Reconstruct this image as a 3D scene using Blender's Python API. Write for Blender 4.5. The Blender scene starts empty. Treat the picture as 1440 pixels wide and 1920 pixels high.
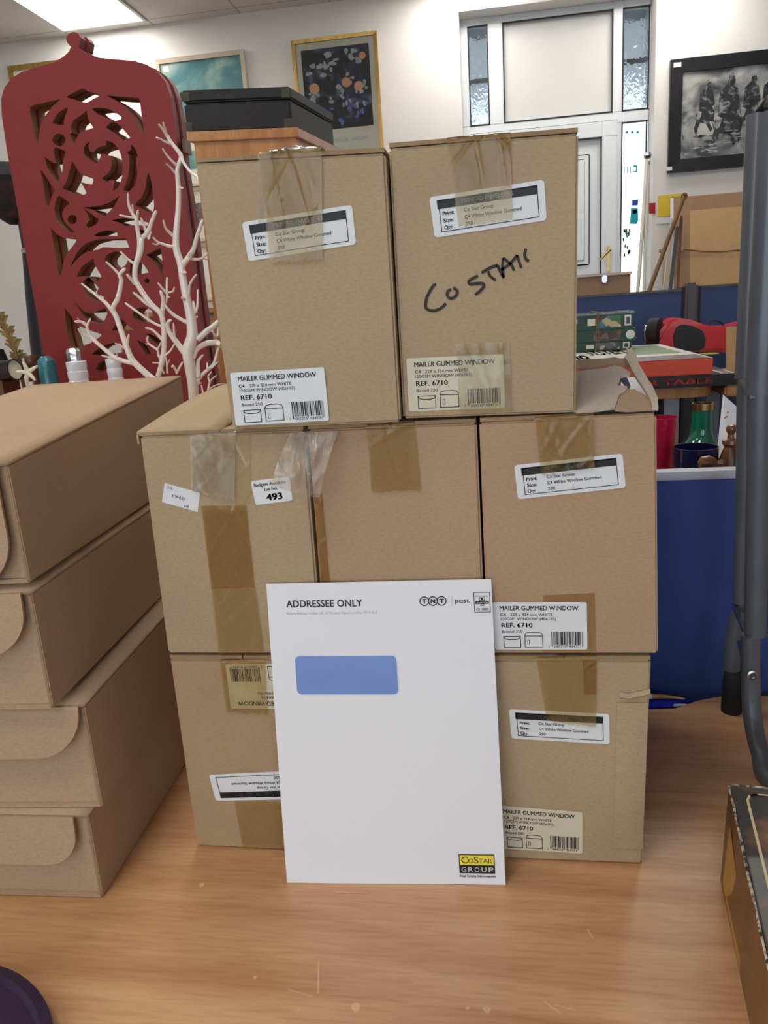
import bpy, bmesh, math, random
from mathutils import Vector, Matrix, noise
rnd = random.Random(4)
sc = bpy.context.scene
C = sc.collection
T = 0.74                      # height of the table top above the floor; z below is measured from the table top

# ------------------------------------------------------------------ camera
CAM = Vector((0.10809, -0.71688, 0.58374)); TILT, YAW, ROLL, F = 0.25704, 0.15583, -0.06717, 1442.0
def _basis():
    cx, sx, cz, sz = math.cos(TILT), math.sin(TILT), math.cos(YAW), math.sin(YAW)
    f = Vector((-sz*cx, cz*cx, -sx)); r = Vector((cz, sz, 0)); u = r.cross(f)
    c, s = math.cos(ROLL), math.sin(ROLL)
    return c*r + s*u, -s*r + c*u, f
RR, UU, FF = _basis()
cd = bpy.data.cameras.new('camera'); cam = bpy.data.objects.new('camera', cd); C.objects.link(cam)
cam.matrix_world = Matrix(((RR.x, UU.x, -FF.x, CAM.x), (RR.y, UU.y, -FF.y, CAM.y), (RR.z, UU.z, -FF.z, CAM.z + T), (0, 0, 0, 1)))
cd.sensor_fit = 'VERTICAL'; cd.sensor_height = 24.0; cd.lens = F/1920*24.0
cd.clip_start = 0.02; cd.clip_end = 200
sc.camera = cam

# ------------------------------------------------------------------ world, exposure
w = bpy.data.worlds.new('daylight'); sc.world = w; w.use_nodes = True
bg = w.node_tree.nodes['Background']; bg.inputs[0].default_value = (0.80, 0.90, 1.0, 1); bg.inputs[1].default_value = 3.6
sc.view_settings.view_transform = 'Standard'; sc.view_settings.look = 'None'
sc.view_settings.gamma = 1.0; sc.view_settings.use_curve_mapping = False
sc.view_settings.exposure = 0.14
PANEL_POWER = 12.0
sc.cycles.use_denoising = True
sc.cycles.max_bounces = 8
sc.cycles.transparent_max_bounces = 24
sc.cycles.sample_clamp_indirect = 6.0

# ------------------------------------------------------------------ helpers
def ray(px, py): return FF + RR*((px-720)/F) - UU*((py-960)/F)
def P(px, py, Y): d = ray(px, py); return CAM + d*((Y-CAM.y)/d.y)          # point seen at a pixel on the vertical plane at depth Y
def PZ(px, py, Z): d = ray(px, py); return CAM + d*((Z-CAM.z)/d.z)         # ... on the horizontal plane at height Z
def PX(px, py, X): d = ray(px, py); return CAM + d*((X-CAM.x)/d.x)
def lin(c):
    return tuple((x/255/12.92) if x/255 <= 0.04045 else ((x/255+0.055)/1.055)**2.4 for x in c) + (1,)
OFF = {}
def root(name, label, cat, loc=(0, 0, 0), group=None):
    o = bpy.data.objects.new(name, None); C.objects.link(o)
    o.empty_display_size = 0.05
    o.location = Vector(loc) + Vector((0, 0, T)); OFF[o] = Vector(loc)
    o['label'] = label; o['category'] = cat
    if group: o['group'] = group
    return o
def tag(o, label, cat, group=None):
    o['label'] = label; o['category'] = cat
    if group: o['group'] = group
    return o
class MB:
    def __init__(s): s.v = []; s.f = []; s.m = []
    def add(s, vs, fs, mi=0):
        b = len(s.v); s.v += [Vector(v) for v in vs]; s.f += [tuple(b+i for i in f) for f in fs]
        s.m += ([mi]*len(fs) if isinstance(mi, int) else list(mi)); return s
    def hexa(s, p, mi=0):       # 0-3 front BL BR TR TL, 4-7 back the same
        return s.add(p, [(0,1,2,3),(5,4,7,6),(4,0,3,7),(1,5,6,2),(3,2,6,7),(4,5,1,0)], mi)
    def box(s, lo, hi, mi=0):
        x0,y0,z0 = lo; x1,y1,z1 = hi
        return s.hexa([(x0,y0,z0),(x1,y0,z0),(x1,y0,z1),(x0,y0,z1),(x0,y1,z0),(x1,y1,z0),(x1,y1,z1),(x0,y1,z1)], mi)
    def tube(s, pts, rads, n=8, mi=0, caps=True):
        pts = [Vector(p) for p in pts]
        if not isinstance(rads, (list, tuple)): rads = [rads]*len(pts)
        rings = []; ref = None
        for i, p in enumerate(pts):
            t = (pts[min(i+1, len(pts)-1)] - pts[max(i-1, 0)]).normalized()
            if ref is None:
                ref = t.orthogonal().normalized()
            ref = (ref - t*ref.dot(t)).normalized(); b = t.cross(ref)
            rings.append([p + (ref*math.cos(2*math.pi*k/n) + b*math.sin(2*math.pi*k/n))*rads[i] for k in range(n)])
        vs = [v for r in rings for v in r]; fs = []
        for i in range(len(rings)-1):
            for k in range(n):
                k2 = (k+1) % n; fs.append((i*n+k, i*n+k2, (i+1)*n+k2, (i+1)*n+k))
        if caps:
            fs.append(tuple(reversed(range(n)))); fs.append(tuple((len(rings)-1)*n+k for k in range(n)))
        return s.add(vs, fs, mi)
    def lathe(s, prof, c, n=24, mi=0, axis=None, caps=True):   # prof: (radius, height)
        c = Vector(c); ax = Vector(axis).normalized() if axis else Vector((0,0,1))
        e1 = ax.orthogonal().normalized() if axis else Vector((1,0,0)); e2 = ax.cross(e1)
        vs = []; fs = []
        for r, h in prof:
            for k in range(n):
                a = 2*math.pi*k/n; vs.append(c + ax*h + (e1*math.cos(a) + e2*math.sin(a))*r)
        for i in range(len(prof)-1):
            for k in range(n):
                k2 = (k+1) % n; fs.append((i*n+k, i*n+k2, (i+1)*n+k2, (i+1)*n+k))
        if caps and prof[0][0] > 1e-6: fs.append(tuple(reversed(range(n))))
        if caps and prof[-1][0] > 1e-6: fs.append(tuple((len(prof)-1)*n+k for k in range(n)))
        return s.add(vs, fs, mi)
    def prism(s, loop, d, mi=0):          # 3D loop extruded by vector d
        loop = [Vector(p) for p in loop]; d = Vector(d); n = len(loop)
        fs = [tuple(range(n)), tuple(reversed(range(n, 2*n)))]
        for i in range(n):
            j = (i+1) % n; fs.append((j, i, n+i, n+j))
        return s.add(loop + [p+d for p in loop], fs, mi)
    def grid(s, fn, nu, nv, mi=0):
        vs = [fn(i/nu, j/nv) for j in range(nv+1) for i in range(nu+1)]
        fs = [(j*(nu+1)+i, j*(nu+1)+i+1, (j+1)*(nu+1)+i+1, (j+1)*(nu+1)+i) for j in range(nv) for i in range(nu)]
        return s.add(vs, fs, mi)
    def build(s, name, mats, parent=None, smooth=False, bevel=0, seg=2, fix=True, loc=None):
        if not isinstance(mats, (list, tuple)): mats = [mats]
        off = OFF[parent] if parent is not None else Vector(loc if loc is not None else (0, 0, 0))
        me = bpy.data.meshes.new(name)
        me.from_pydata([tuple(v-off) for v in s.v], [], s.f)
        for m in mats: me.materials.append(m)
        me.polygons.foreach_set('material_index', s.m)
        if fix or bevel:
            bm = bmesh.new(); bm.from_mesh(me)
            if bevel:
                bmesh.ops.bevel(bm, geom=[e for e in bm.edges if len(e.link_faces) == 2 and e.calc_face_angle(0) > 0.5], offset=bevel, segments=seg, affect='EDGES', clamp_overlap=True)
            if fix: bmesh.ops.recalc_face_normals(bm, faces=bm.faces)
            bm.to_mesh(me); bm.free()
        if smooth:
            me.polygons.foreach_set('use_smooth', [True]*len(me.polygons))
            try: me.set_sharp_from_angle(angle=0.7)
            except Exception: pass
        me.update()
        o = bpy.data.objects.new(name, me); C.objects.link(o)
        if parent is not None: o.parent = parent
        else: o.location = off + Vector((0, 0, T))
        OFF[o] = off
        return o
def struct(o): o['kind'] = 'structure'; return o
def thicken(o, t, offset=-1):
    m = o.modifiers.new('thickness', 'SOLIDIFY'); m.thickness = t; m.offset = offset; return o
def smooth_path(pts, k=4):
    pts = [Vector(p) for p in pts]; out = []
    for i in range(len(pts)-1):
        p0 = pts[max(i-1,0)]; p1 = pts[i]; p2 = pts[i+1]; p3 = pts[min(i+2, len(pts)-1)]
        for j in range(k):
            t = j/k
            out.append(0.5*((2*p1) + (p2-p0)*t + (2*p0-5*p1+4*p2-p3)*t*t + (3*p1-p0-3*p2+p3)*t**3))
    out.append(pts[-1]); return out
def interp(vals, k):
    out = []
    for i in range(len(vals)-1):
        out += [vals[i] + (vals[i+1]-vals[i])*j/k for j in range(k)]
    return out + [vals[-1]]

# ------------------------------------------------------------------ materials (all node based)
MC = {}
def mat(name, col, rough=0.5, var=0.12, scale=8.0, stretch=(1,1,1), bump=0.0, bscale=None, metal=0.0, coat=0.0, spec=0.5,
        trans=0.0, ior=1.45, alpha=1.0, col2=None, detail=4.0, ramp=(0.3, 0.7), sheen=0.0):
    m = bpy.data.materials.new(name); m.use_nodes = True; nt = m.node_tree; N = nt.nodes; L = nt.links
    b = N['Principled BSDF']
    tc = N.new('ShaderNodeTexCoord'); mp = N.new('ShaderNodeMapping'); mp.inputs['Scale'].default_value = stretch
    L.new(tc.outputs['Object'], mp.inputs[0])
    nz = N.new('ShaderNodeTexNoise'); nz.inputs['Scale'].default_value = scale; nz.inputs['Detail'].default_value = detail
    L.new(mp.outputs[0], nz.inputs['Vector'])
    rp = N.new('ShaderNodeValToRGB'); rp.color_ramp.elements[0].position = ramp[0]; rp.color_ramp.elements[1].position = ramp[1]
    c = lin(col)
    if col2 is None:
        a = tuple(x*(1-var) for x in c[:3]) + (1,); d = tuple(min(1, x*(1+var)) for x in c[:3]) + (1,)
    else: a, d = c, lin(col2)
    rp.color_ramp.elements[0].color = a; rp.color_ramp.elements[1].color = d
    L.new(nz.outputs['Fac'], rp.inputs[0]); L.new(rp.outputs[0], b.inputs['Base Color'])
    b.inputs['Roughness'].default_value = rough; b.inputs['Metallic'].default_value = metal
    b.inputs['Coat Weight'].default_value = coat; b.inputs['Specular IOR Level'].default_value = spec
    b.inputs['Transmission Weight'].default_value = trans; b.inputs['IOR'].default_value = ior; b.inputs['Alpha'].default_value = alpha
    b.inputs['Sheen Weight'].default_value = sheen
    if bump:
        n2 = N.new('ShaderNodeTexNoise'); n2.inputs['Scale'].default_value = bscale or scale; n2.inputs['Detail'].default_value = 3
        L.new(mp.outputs[0], n2.inputs['Vector'])
        bp = N.new('ShaderNodeBump'); bp.inputs['Strength'].default_value = bump; bp.inputs['Distance'].default_value = 0.002
        L.new(n2.outputs['Fac'], bp.inputs['Height']); L.new(bp.outputs[0], b.inputs['Normal'])
    return m
def cardboard(name, col, blot=0.06):
    m = bpy.data.materials.new(name); m.use_nodes = True; nt = m.node_tree; N = nt.nodes; L = nt.links
    b = N['Principled BSDF']; tc = N.new('ShaderNodeTexCoord')
    c = lin(col)
    def nz(scale, st, det):
        mp = N.new('ShaderNodeMapping'); mp.inputs['Scale'].default_value = st; L.new(tc.outputs['Object'], mp.inputs[0])
        n = N.new('ShaderNodeTexNoise'); n.inputs['Scale'].default_value = scale; n.inputs['Detail'].default_value = det; L.new(mp.outputs[0], n.inputs[0]); return n
    n1 = nz(7, (1,1,1), 4); n2 = nz(520, (0.45,1,1), 3); n3 = nz(200, (0.5,1,1), 2)
    r1 = N.new('ShaderNodeValToRGB'); r1.color_ramp.elements[0].position = 0.32; r1.color_ramp.elements[1].position = 0.68
    r1.color_ramp.elements[0].color = tuple(x*(1-blot) for x in c[:3])+(1,); r1.color_ramp.elements[1].color = tuple(min(1,x*(1+blot*0.6)) for x in c[:3])+(1,)
    L.new(n1.outputs['Fac'], r1.inputs[0])
    r2 = N.new('ShaderNodeValToRGB'); r2.color_ramp.elements[0].position = 0.25; r2.color_ramp.elements[1].position = 0.6
    r2.color_ramp.elements[0].color = (0.87,0.855,0.84,1); r2.color_ramp.elements[1].color = (1,1,1,1)
    L.new(n2.outputs['Fac'], r2.inputs[0])
    mx = N.new('ShaderNodeMixRGB'); mx.blend_type = 'MULTIPLY'; mx.inputs[0].default_value = 1.0
    L.new(r1.outputs[0], mx.inputs[1]); L.new(r2.outputs[0], mx.inputs[2]); L.new(mx.outputs[0], b.inputs['Base Color'])
    b.inputs['Roughness'].default_value = 0.72; b.inputs['Specular IOR Level'].default_value = 0.3
    bp = N.new('ShaderNodeBump'); bp.inputs['Strength'].default_value = 0.10; bp.inputs['Distance'].default_value = 0.0006
    ad = N.new('ShaderNodeMath'); ad.operation = 'ADD'; L.new(n1.outputs['Fac'], ad.inputs[0]); L.new(n3.outputs['Fac'], ad.inputs[1])
    L.new(ad.outputs[0], bp.inputs['Height']); L.new(bp.outputs[0], b.inputs['Normal'])
    return m
def tape_mat(name, tint, haze, hazecol, rough=0.12, bump=0.5, bs=22):
    m = bpy.data.materials.new(name); m.use_nodes = True; nt = m.node_tree; N = nt.nodes; L = nt.links
    out = N['Material Output']; b = N['Principled BSDF']
    b.inputs['Base Color'].default_value = lin(hazecol); b.inputs['Roughness'].default_value = rough; b.inputs['Coat Weight'].default_value = 0.6; b.inputs['Coat Roughness'].default_value = 0.08
    tr = N.new('ShaderNodeBsdfTransparent'); tr.inputs[0].default_value = tint + (1,)
    gl = N.new('ShaderNodeBsdfGlossy'); gl.inputs['Roughness'].default_value = rough
    tc = N.new('ShaderNodeTexCoord'); n = N.new('ShaderNodeTexNoise'); n.inputs['Scale'].default_value = bs; n.inputs['Detail'].default_value = 5; n.inputs['Distortion'].default_value = 0.8
    mp = N.new('ShaderNodeMapping'); mp.inputs['Scale'].default_value = (1.6, 1, 0.6); L.new(tc.outputs['Object'], mp.inputs[0]); L.new(mp.outputs[0], n.inputs[0])
    bp = N.new('ShaderNodeBump'); bp.inputs['Strength'].default_value = bump; bp.inputs['Distance'].default_value = 0.004
    L.new(n.outputs['Fac'], bp.inputs['Height']); L.new(bp.outputs[0], b.inputs['Normal']); L.new(bp.outputs[0], gl.inputs['Normal'])
    rp = N.new('ShaderNodeMapRange'); rp.inputs['From Min'].default_value = 0.36; rp.inputs['From Max'].default_value = 0.66; rp.inputs['To Min'].default_value = max(0, haze-0.14); rp.inputs['To Max'].default_value = haze+0.16; L.new(n.outputs['Fac'], rp.inputs['Value'])
    m1 = N.new('ShaderNodeMixShader'); L.new(rp.outputs[0], m1.inputs[0]); L.new(tr.outputs[0], m1.inputs[1]); L.new(b.outputs[0], m1.inputs[2])
    fr = N.new('ShaderNodeFresnel'); fr.inputs['IOR'].default_value = 1.35; L.new(bp.outputs[0], fr.inputs['Normal'])
    m2 = N.new('ShaderNodeMixShader'); L.new(fr.outputs[0], m2.inputs[0]); L.new(m1.outputs[0], m2.inputs[1]); L.new(gl.outputs[0], m2.inputs[2])
    L.new(m2.outputs[0], out.inputs[0]); return m
def wood(name, c1, c2, scale=(1.2, 16, 16), rough=0.38, coat=0.25, ns=3.0, streak=0.5):
    m = bpy.data.materials.new(name); m.use_nodes = True; nt = m.node_tree; N = nt.nodes; L = nt.links; b = N['Principled BSDF']
    tc = N.new('ShaderNodeTexCoord'); mp = N.new('ShaderNodeMapping'); mp.inputs['Scale'].default_value = scale; L.new(tc.outputs['Object'], mp.inputs[0])
    n1 = N.new('ShaderNodeTexNoise'); n1.inputs['Scale'].default_value = ns; n1.inputs['Detail'].default_value = 6; n1.inputs['Distortion'].default_value = 0.6; L.new(mp.outputs[0], n1.inputs[0])
    n2 = N.new('ShaderNodeTexNoise'); n2.inputs['Scale'].default_value = ns*9; n2.inputs['Detail'].default_value = 3; L.new(mp.outputs[0], n2.inputs[0])
    r1 = N.new('ShaderNodeValToRGB'); r1.color_ramp.elements[0].position = 0.3; r1.color_ramp.elements[1].position = 0.68
    r1.color_ramp.elements[0].color = lin(c1); r1.color_ramp.elements[1].color = lin(c2); L.new(n1.outputs['Fac'], r1.inputs[0])
    r2 = N.new('ShaderNodeValToRGB'); r2.color_ramp.elements[0].position = 0.3; r2.color_ramp.elements[1].position = 0.55
    r2.color_ramp.elements[0].color = (0.72,0.66,0.6,1); r2.color_ramp.elements[1].color = (1,1,1,1); L.new(n2.outputs['Fac'], r2.inputs[0])
    mx = N.new('ShaderNodeMixRGB'); mx.blend_type = 'MULTIPLY'; mx.inputs[0].default_value = streak; L.new(r1.outputs[0], mx.inputs[1]); L.new(r2.outputs[0], mx.inputs[2]); L.new(mx.outputs[0], b.inputs['Base Color'])
    b.inputs['Roughness'].default_value = rough; b.inputs['Coat Weight'].default_value = coat; b.inputs['Coat Roughness'].default_value = 0.3
    return m
def emis(name, col, s):
    m = bpy.data.materials.new(name); m.use_nodes = True; nt = m.node_tree; b = nt.nodes['Principled BSDF']
    b.inputs['Base Color'].default_value = (0.9,0.9,0.9,1); b.inputs['Emission Color'].default_value = lin(col); b.inputs['Emission Strength'].default_value = s; return m
def glass_pane(name, tint=(0.93,0.97,0.96), rough=0.02, bump=0.0, bs=60):
    m = bpy.data.materials.new(name); m.use_nodes = True; nt = m.node_tree; N = nt.nodes; L = nt.links
    out = N['Material Output']; N.remove(N['Principled BSDF'])
    tr = N.new('ShaderNodeBsdfTransparent'); tr.inputs[0].default_value = tint+(1,)
    gl = N.new('ShaderNodeBsdfGlossy'); gl.inputs['Roughness'].default_value = rough
    fr = N.new('ShaderNodeFresnel'); fr.inputs['IOR'].default_value = 1.45
    mx = N.new('ShaderNodeMixShader'); L.new(fr.outputs[0], mx.inputs[0]); L.new(tr.outputs[0], mx.inputs[1]); L.new(gl.outputs[0], mx.inputs[2]); L.new(mx.outputs[0], out.inputs[0])
    return m

M = {}
M['card_olive'] = cardboard('cardboard_olive', (182,158,126))
M['card_tan'] = cardboard('cardboard_tan', (178,149,116))
M['card_pink'] = cardboard('cardboard_pinkish', (184,152,122))
M['card_mailer'] = cardboard('cardboard_mailer', (186,156,127), 0.05)
M['card_raw'] = cardboard('cardboard_raw_edge', (166,136,102), 0.2)
M['card_torn'] = cardboard('cardboard_torn_liner', (206,190,172), 0.15)
M['tape'] = tape_mat('brown_packing_tape', (0.935,0.86,0.69), 0.14, (196,160,104), 0.16, 0.8)
M['tape_light'] = tape_mat('clear_packing_tape', (0.97,0.94,0.86), 0.12, (206,184,140))
M['tape_clear'] = tape_mat('wrinkled_clear_tape', (0.94,0.91,0.86), 0.20, (224,212,190), 0.10, 1.0, 34)
M['tape_tail'] = tape_mat('crinkled_clear_tape', (0.94,0.92,0.90), 0.28, (222,214,204), 0.08, 1.0, 60)
M['tape_dark'] = tape_mat('dark_packing_tape', (0.88,0.76,0.55), 0.12, (176,134,80), 0.16, 0.8)
M['label'] = mat('label_paper', (228,229,231), 0.5, 0.02)
M['label_cream'] = mat('aged_label_paper', (216,208,184), 0.5, 0.03)
M['ink'] = mat('black_ink', (28,26,28), 0.5, 0.1)
M['white_ink'] = mat('white_print', (222,220,214), 0.5, 0.02)
M['marker'] = mat('black_marker', (44,36,32), 0.6, 0.3, 60)
M['pen'] = mat('blue_black_pen', (50,48,92), 0.6, 0.1)
M['paper'] = mat('white_paper', (236,236,240), 0.55, 0.01, 6, bump=0.05)
M['win_blue'] = mat('blue_security_tint', (124,154,216), 0.25, 0.06, 12, coat=0.3)
M['grey_ink'] = mat('grey_ink', (62,62,70), 0.5, 0.05)
M['faint_ink'] = mat('faint_grey_ink', (172,174,182), 0.5, 0.02)
M['yellow_ink'] = mat('yellow_ink', (240,218,70), 0.5, 0.03)
M['table'] = wood('beech_laminate', (194,138,92), (222,174,126), (0.9, 9, 9), 0.34, 0.35)
M['beech'] = wood('beech_wood', (176,112,52), (204,146,82), (8, 8, 1.0), 0.4, 0.2)
M['cab_side'] = wood('cabinet_side_laminate', (190,150,130), (204,164,144), (8, 8, 1.0), 0.4, 0.2)
M['pine'] = wood('pine_board', (150,104,62), (190,140,90), (1, 10, 10))
M['darkwood'] = wood('turned_dark_wood', (84,48,24), (130,80,44), (8, 8, 3), 0.3, 0.5)
M['stickwood'] = wood('brown_stick_wood', (104,72,36), (140,100,56), (6,6,1), 0.5, 0.1)
M['red_paint'] = mat('red_painted_board', (132,35,35), 0.55, 0.06, 30, bump=0.15, bscale=90)
M['red_edge'] = mat('worn_red_edge', (132,74,74), 0.55, 0.18, 14, (1,1,0.2))
M['mdf'] = mat('bare_fibreboard', (140,102,66), 0.8, 0.15, 30)
M['coral'] = mat('white_lacquer', (240,230,220), 0.3, 0.03, 20, coat=0.4)
M['wall'] = mat('white_wall_paint', (226,222,218), 0.75, 0.025, 3, bump=0.06, bscale=60)
M['ceil_frame'] = mat('ceiling_grid_metal', (205,203,198), 0.5, 0.03)
M['floor'] = mat('grey_carpet', (92,92,98), 0.95, 0.25, 120)
M['upvc'] = mat('white_upvc', (226,229,232), 0.3, 0.02, 4)
M['upvc_panel'] = mat('white_upvc_panel', (216,214,212), 0.35, 0.02, 4)
M['gasket'] = mat('black_gasket', (34,30,30), 0.6, 0.1)
M['brass'] = mat('polished_brass', (176,148,96), 0.25, 0.08, 20, metal=1.0)
M['pane'] = glass_pane('clear_glass', (0.985,0.99,0.988))
M['blackcase'] = mat('black_leathercloth', (26,24,24), 0.55, 0.3, 60, bump=0.3, bscale=300)
M['corner'] = mat('worn_case_corner', (70,66,50), 0.6, 0.2, 60)
M['gilt'] = mat('gilt_frame', (186,150,86), 0.35, 0.2, 30, (1,1,0.2), metal=0.75)
M['paleframe'] = mat('pale_wood_frame', (196,180,160), 0.5, 0.1, 20)
M['mount'] = mat('cream_mount', (226,220,200), 0.7, 0.02)
M['blackframe'] = mat('black_frame', (30,28,32), 0.4, 0.1)
M['white_tag'] = mat('white_tag', (225,225,225), 0.5, 0.02)
M['blue_fabric'] = mat('blue_screen_fabric', (52,74,142), 0.85, 0.18, 500, (1,1,2.5), bump=0.5, bscale=700, sheen=0.3)
M['blue_fabric_far'] = mat('blue_screen_fabric_far', (62,82,128), 0.85, 0.1, 300, sheen=0.3)
M['grey_trim'] = mat('grey_aluminium_trim', (176,178,190), 0.4, 0.06, 20, metal=0.3)
M['grey_post'] = mat('grey_plastic_post', (84,84,86), 0.45, 0.08)
M['grey_metal'] = mat('grey_powder_coat', (96,100,108), 0.36, 0.08, 20, metal=0.2, coat=0.1)
M['rubber'] = mat('black_rubber', (26,24,26), 0.7, 0.2)
M['steel'] = mat('bare_steel', (180,182,186), 0.25, 0.06, metal=1.0)
M['green_glass'] = mat('green_glass', (2,112,84), 0.06, 0.05, coat=0.8, trans=0.2)
M['pink_glass'] = mat('pink_red_glass', (200,20,60), 0.08, 0.15, 40, coat=1.0, trans=0.35, bump=0.6, bscale=120, col2=(214,36,90))
M['orange_glass'] = mat('orange_glass', (220,70,20), 0.08, 0.1, 40, coat=1.0, trans=0.3)
M['navy_glass'] = mat('navy_glaze', (20,22,60), 0.1, 0.2, 20, coat=1.0)
M['red_gloss'] = mat('glossy_red_plastic', (206,10,18), 0.28, 0.05, 10, coat=0.25)
M['black_plastic'] = mat('black_plastic', (24,22,24), 0.4, 0.1)
M['puz_green'] = mat('dark_green_box', (22,64,44), 0.4, 0.1, 10)
M['cellophane'] = tape_mat('cellophane_wrap', (0.9,0.9,0.9), 0.25, (190,190,185), 0.1, 0.9, 40)
M['twine'] = mat('brown_twine', (128,102,72), 0.8, 0.2, 80)
M['game_white'] = mat('white_game_lid', (226,224,214), 0.35, 0.02)
M['game_orange'] = mat('orange_red_box_side', (220,76,44), 0.4, 0.06)
M['game_dark'] = mat('black_game_lid', (28,26,26), 0.35, 0.1)
M['red_print'] = mat('red_print', (206,66,54), 0.5, 0.05)
M['plain_tan'] = mat('tan_backing_board', (196,158,110), 0.7, 0.04, 30)
M['frame_tape'] = mat('brown_framing_tape', (160,124,94), 0.55, 0.06, 20)
M['yellow_sheet'] = mat('yellow_notice_paper', (226,192,60), 0.5, 0.03)
M['red_cloth'] = mat('red_tape_patch', (168,26,34), 0.5, 0.08)
M['teal_stone'] = mat('turquoise_ceramic', (44,112,122), 0.3, 0.3, 30, coat=0.5, bump=0.4, bscale=60)
M['jarwood'] = mat('brown_wooden_jar', (96,56,36), 0.4, 0.2, 20, coat=0.3)
M['silver'] = mat('silver_lustre', (214,212,216), 0.14, 0.1, 30, metal=0.9, bump=0.4, bscale=80)
M['porcelain'] = mat('white_porcelain', (222,222,230), 0.2, 0.02, coat=0.6)
M['starfish'] = mat('dried_starfish', (224,214,190), 0.8, 0.1, 60, bump=0.4, bscale=200)
M['feather'] = mat('gilded_leaf', (132,104,56), 0.5, 0.4, 50, metal=0.3)
M['gunmetal'] = mat('dark_pewter', (72,70,72), 0.25, 0.2, 20, metal=0.9)
M['purple'] = mat('dark_purple_plastic', (40,18,58), 0.35, 0.1, 20, coat=0.2)
M['blue_plate'] = mat('cobalt_glaze', (26,34,190), 0.45, 0.1, coat=0.1)
M['gold_rim'] = mat('worn_gold_rim', (190,150,84), 0.45, 0.2, 40, metal=0.2)
M['lampcloth'] = mat('dark_patterned_shade', (40,38,44), 0.6, 0.4, 14, col2=(96,60,66), ramp=(0.5,0.8))
M['black_post'] = mat('black_painted_post', (22,20,28), 0.4, 0.1)
M['hedge'] = mat('green_foliage', (60,120,50), 0.8, 0.4, 20)
M['tarmac'] = mat('pale_paving', (170,170,166), 0.9, 0.1, 4)
M['teal_print'] = mat('teal_window_sticker', (20,170,190), 0.5, 0.05)
M['blue_print'] = mat('blue_window_sticker', (40,70,180), 0.5, 0.05)
M['lamp_on'] = emis('lit_diffuser', (255,252,244), PANEL_POWER)
M['patinated'] = mat('aged_pole', (214,208,196), 0.4, 0.06)
M['game_side'] = mat('brown_printed_side', (112,68,26), 0.35, 0.25, 6, (1,4,1), col2=(74,42,16), coat=0.3)
M['game_gold'] = mat('gold_printed_panel', (188,146,50), 0.35, 0.12, 8, coat=0.3)
M['worn_white'] = mat('worn_white_edge', (206,196,180), 0.8, 0.3, 160, ramp=(0.45,0.6), col2=(60,48,36))

def image_like(name, colors, scale, kind='noise', stretch=(1,1,1), rough=0.4, coat=0.0, detail=6, dist=0.5):
    m = bpy.data.materials.new(name); m.use_nodes = True; nt = m.node_tree; N = nt.nodes; L = nt.links; b = N['Principled BSDF']
    tc = N.new('ShaderNodeTexCoord'); mp = N.new('ShaderNodeMapping'); mp.inputs['Scale'].default_value = stretch; L.new(tc.outputs['Object'], mp.inputs[0])
    if kind == 'noise':
        n = N.new('ShaderNodeTexNoise'); n.inputs['Scale'].default_value = scale; n.inputs['Detail'].default_value = detail; n.inputs['Distortion'].default_value = dist; fac = n.outputs['Fac']
    else:
        n = N.new('ShaderNodeTexVoronoi'); n.inputs['Scale'].default_value = scale; sp = N.new('ShaderNodeSeparateColor'); L.new(n.outputs['Color'], sp.inputs[0]); fac = sp.outputs[0]
    L.new(mp.outputs[0], n.inputs['Vector'])
    rp = N.new('ShaderNodeValToRGB'); e = rp.color_ramp.elements
    while len(e) < len(colors): e.new(0.5)
    for i, (p, c) in enumerate(colors): e[i].position = p; e[i].color = lin(c)
    if kind != 'noise': rp.color_ramp.interpolation = 'CONSTANT'
    L.new(fac, rp.inputs[0]); L.new(rp.outputs[0], b.inputs['Base Color']); b.inputs['Roughness'].default_value = rough; b.inputs['Coat Weight'].default_value = coat
    return m
M['sky_painting'] = image_like('painted_sky', [(0.3,(52,104,112)),(0.48,(84,136,140)),(0.6,(150,180,170)),(0.72,(204,208,190))], 2.6, stretch=(1,1,1.4), rough=0.25, coat=0.4)
M['floral_painting'] = image_like('painted_foliage', [(0.3,(16,24,34)),(0.48,(30,44,56)),(0.56,(50,58,92)),(0.66,(118,124,140)),(0.74,(196,196,204))], 9, rough=0.08, coat=1.0, dist=1.2)
M['race_ground'] = image_like('grey_painted_dust', [(0.3,(44,44,48)),(0.45,(104,104,106)),(0.58,(168,167,164)),(0.72,(214,212,206))], 5, stretch=(1,1,1.3), rough=0.5, dist=0.8)
M['race_dark'] = image_like('dark_paint_strokes', [(0.3,(18,18,20)),(0.55,(52,52,56)),(0.68,(150,150,150))], 26, rough=0.5, dist=1.0)
M['race_light'] = image_like('pale_paint_strokes', [(0.3,(90,90,92)),(0.55,(160,158,156)),(0.7,(214,212,208))], 24, rough=0.5, dist=1.0)
M['puz_photo'] = image_like('coloured_puzzle_picture', [(0.0,(150,52,44)),(0.2,(60,110,70)),(0.38,(190,170,130)),(0.55,(60,120,160)),(0.7,(214,206,190)),(0.85,(70,50,40))], 42, 'vor')
M['puz_sepia'] = image_like('sepia_puzzle_picture', [(0.0,(60,46,36)),(0.3,(120,84,60)),(0.5,(84,64,52)),(0.7,(150,110,80)),(0.85,(40,34,30))], 34, 'vor')
M['puz_grey'] = image_like('grey_puzzle_picture', [(0.0,(70,62,64)),(0.3,(140,132,130)),(0.55,(100,92,94)),(0.8,(180,172,168))], 60, 'vor')
M['game_photo'] = image_like('green_game_photo', [(0.3,(92,132,72)),(0.5,(128,150,90)),(0.6,(110,150,140)),(0.7,(176,90,80))], 8)
M['game_crowd'] = image_like('crowd_game_photo', [(0.3,(60,44,44)),(0.5,(112,92,90)),(0.65,(150,130,128))], 40)
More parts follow.
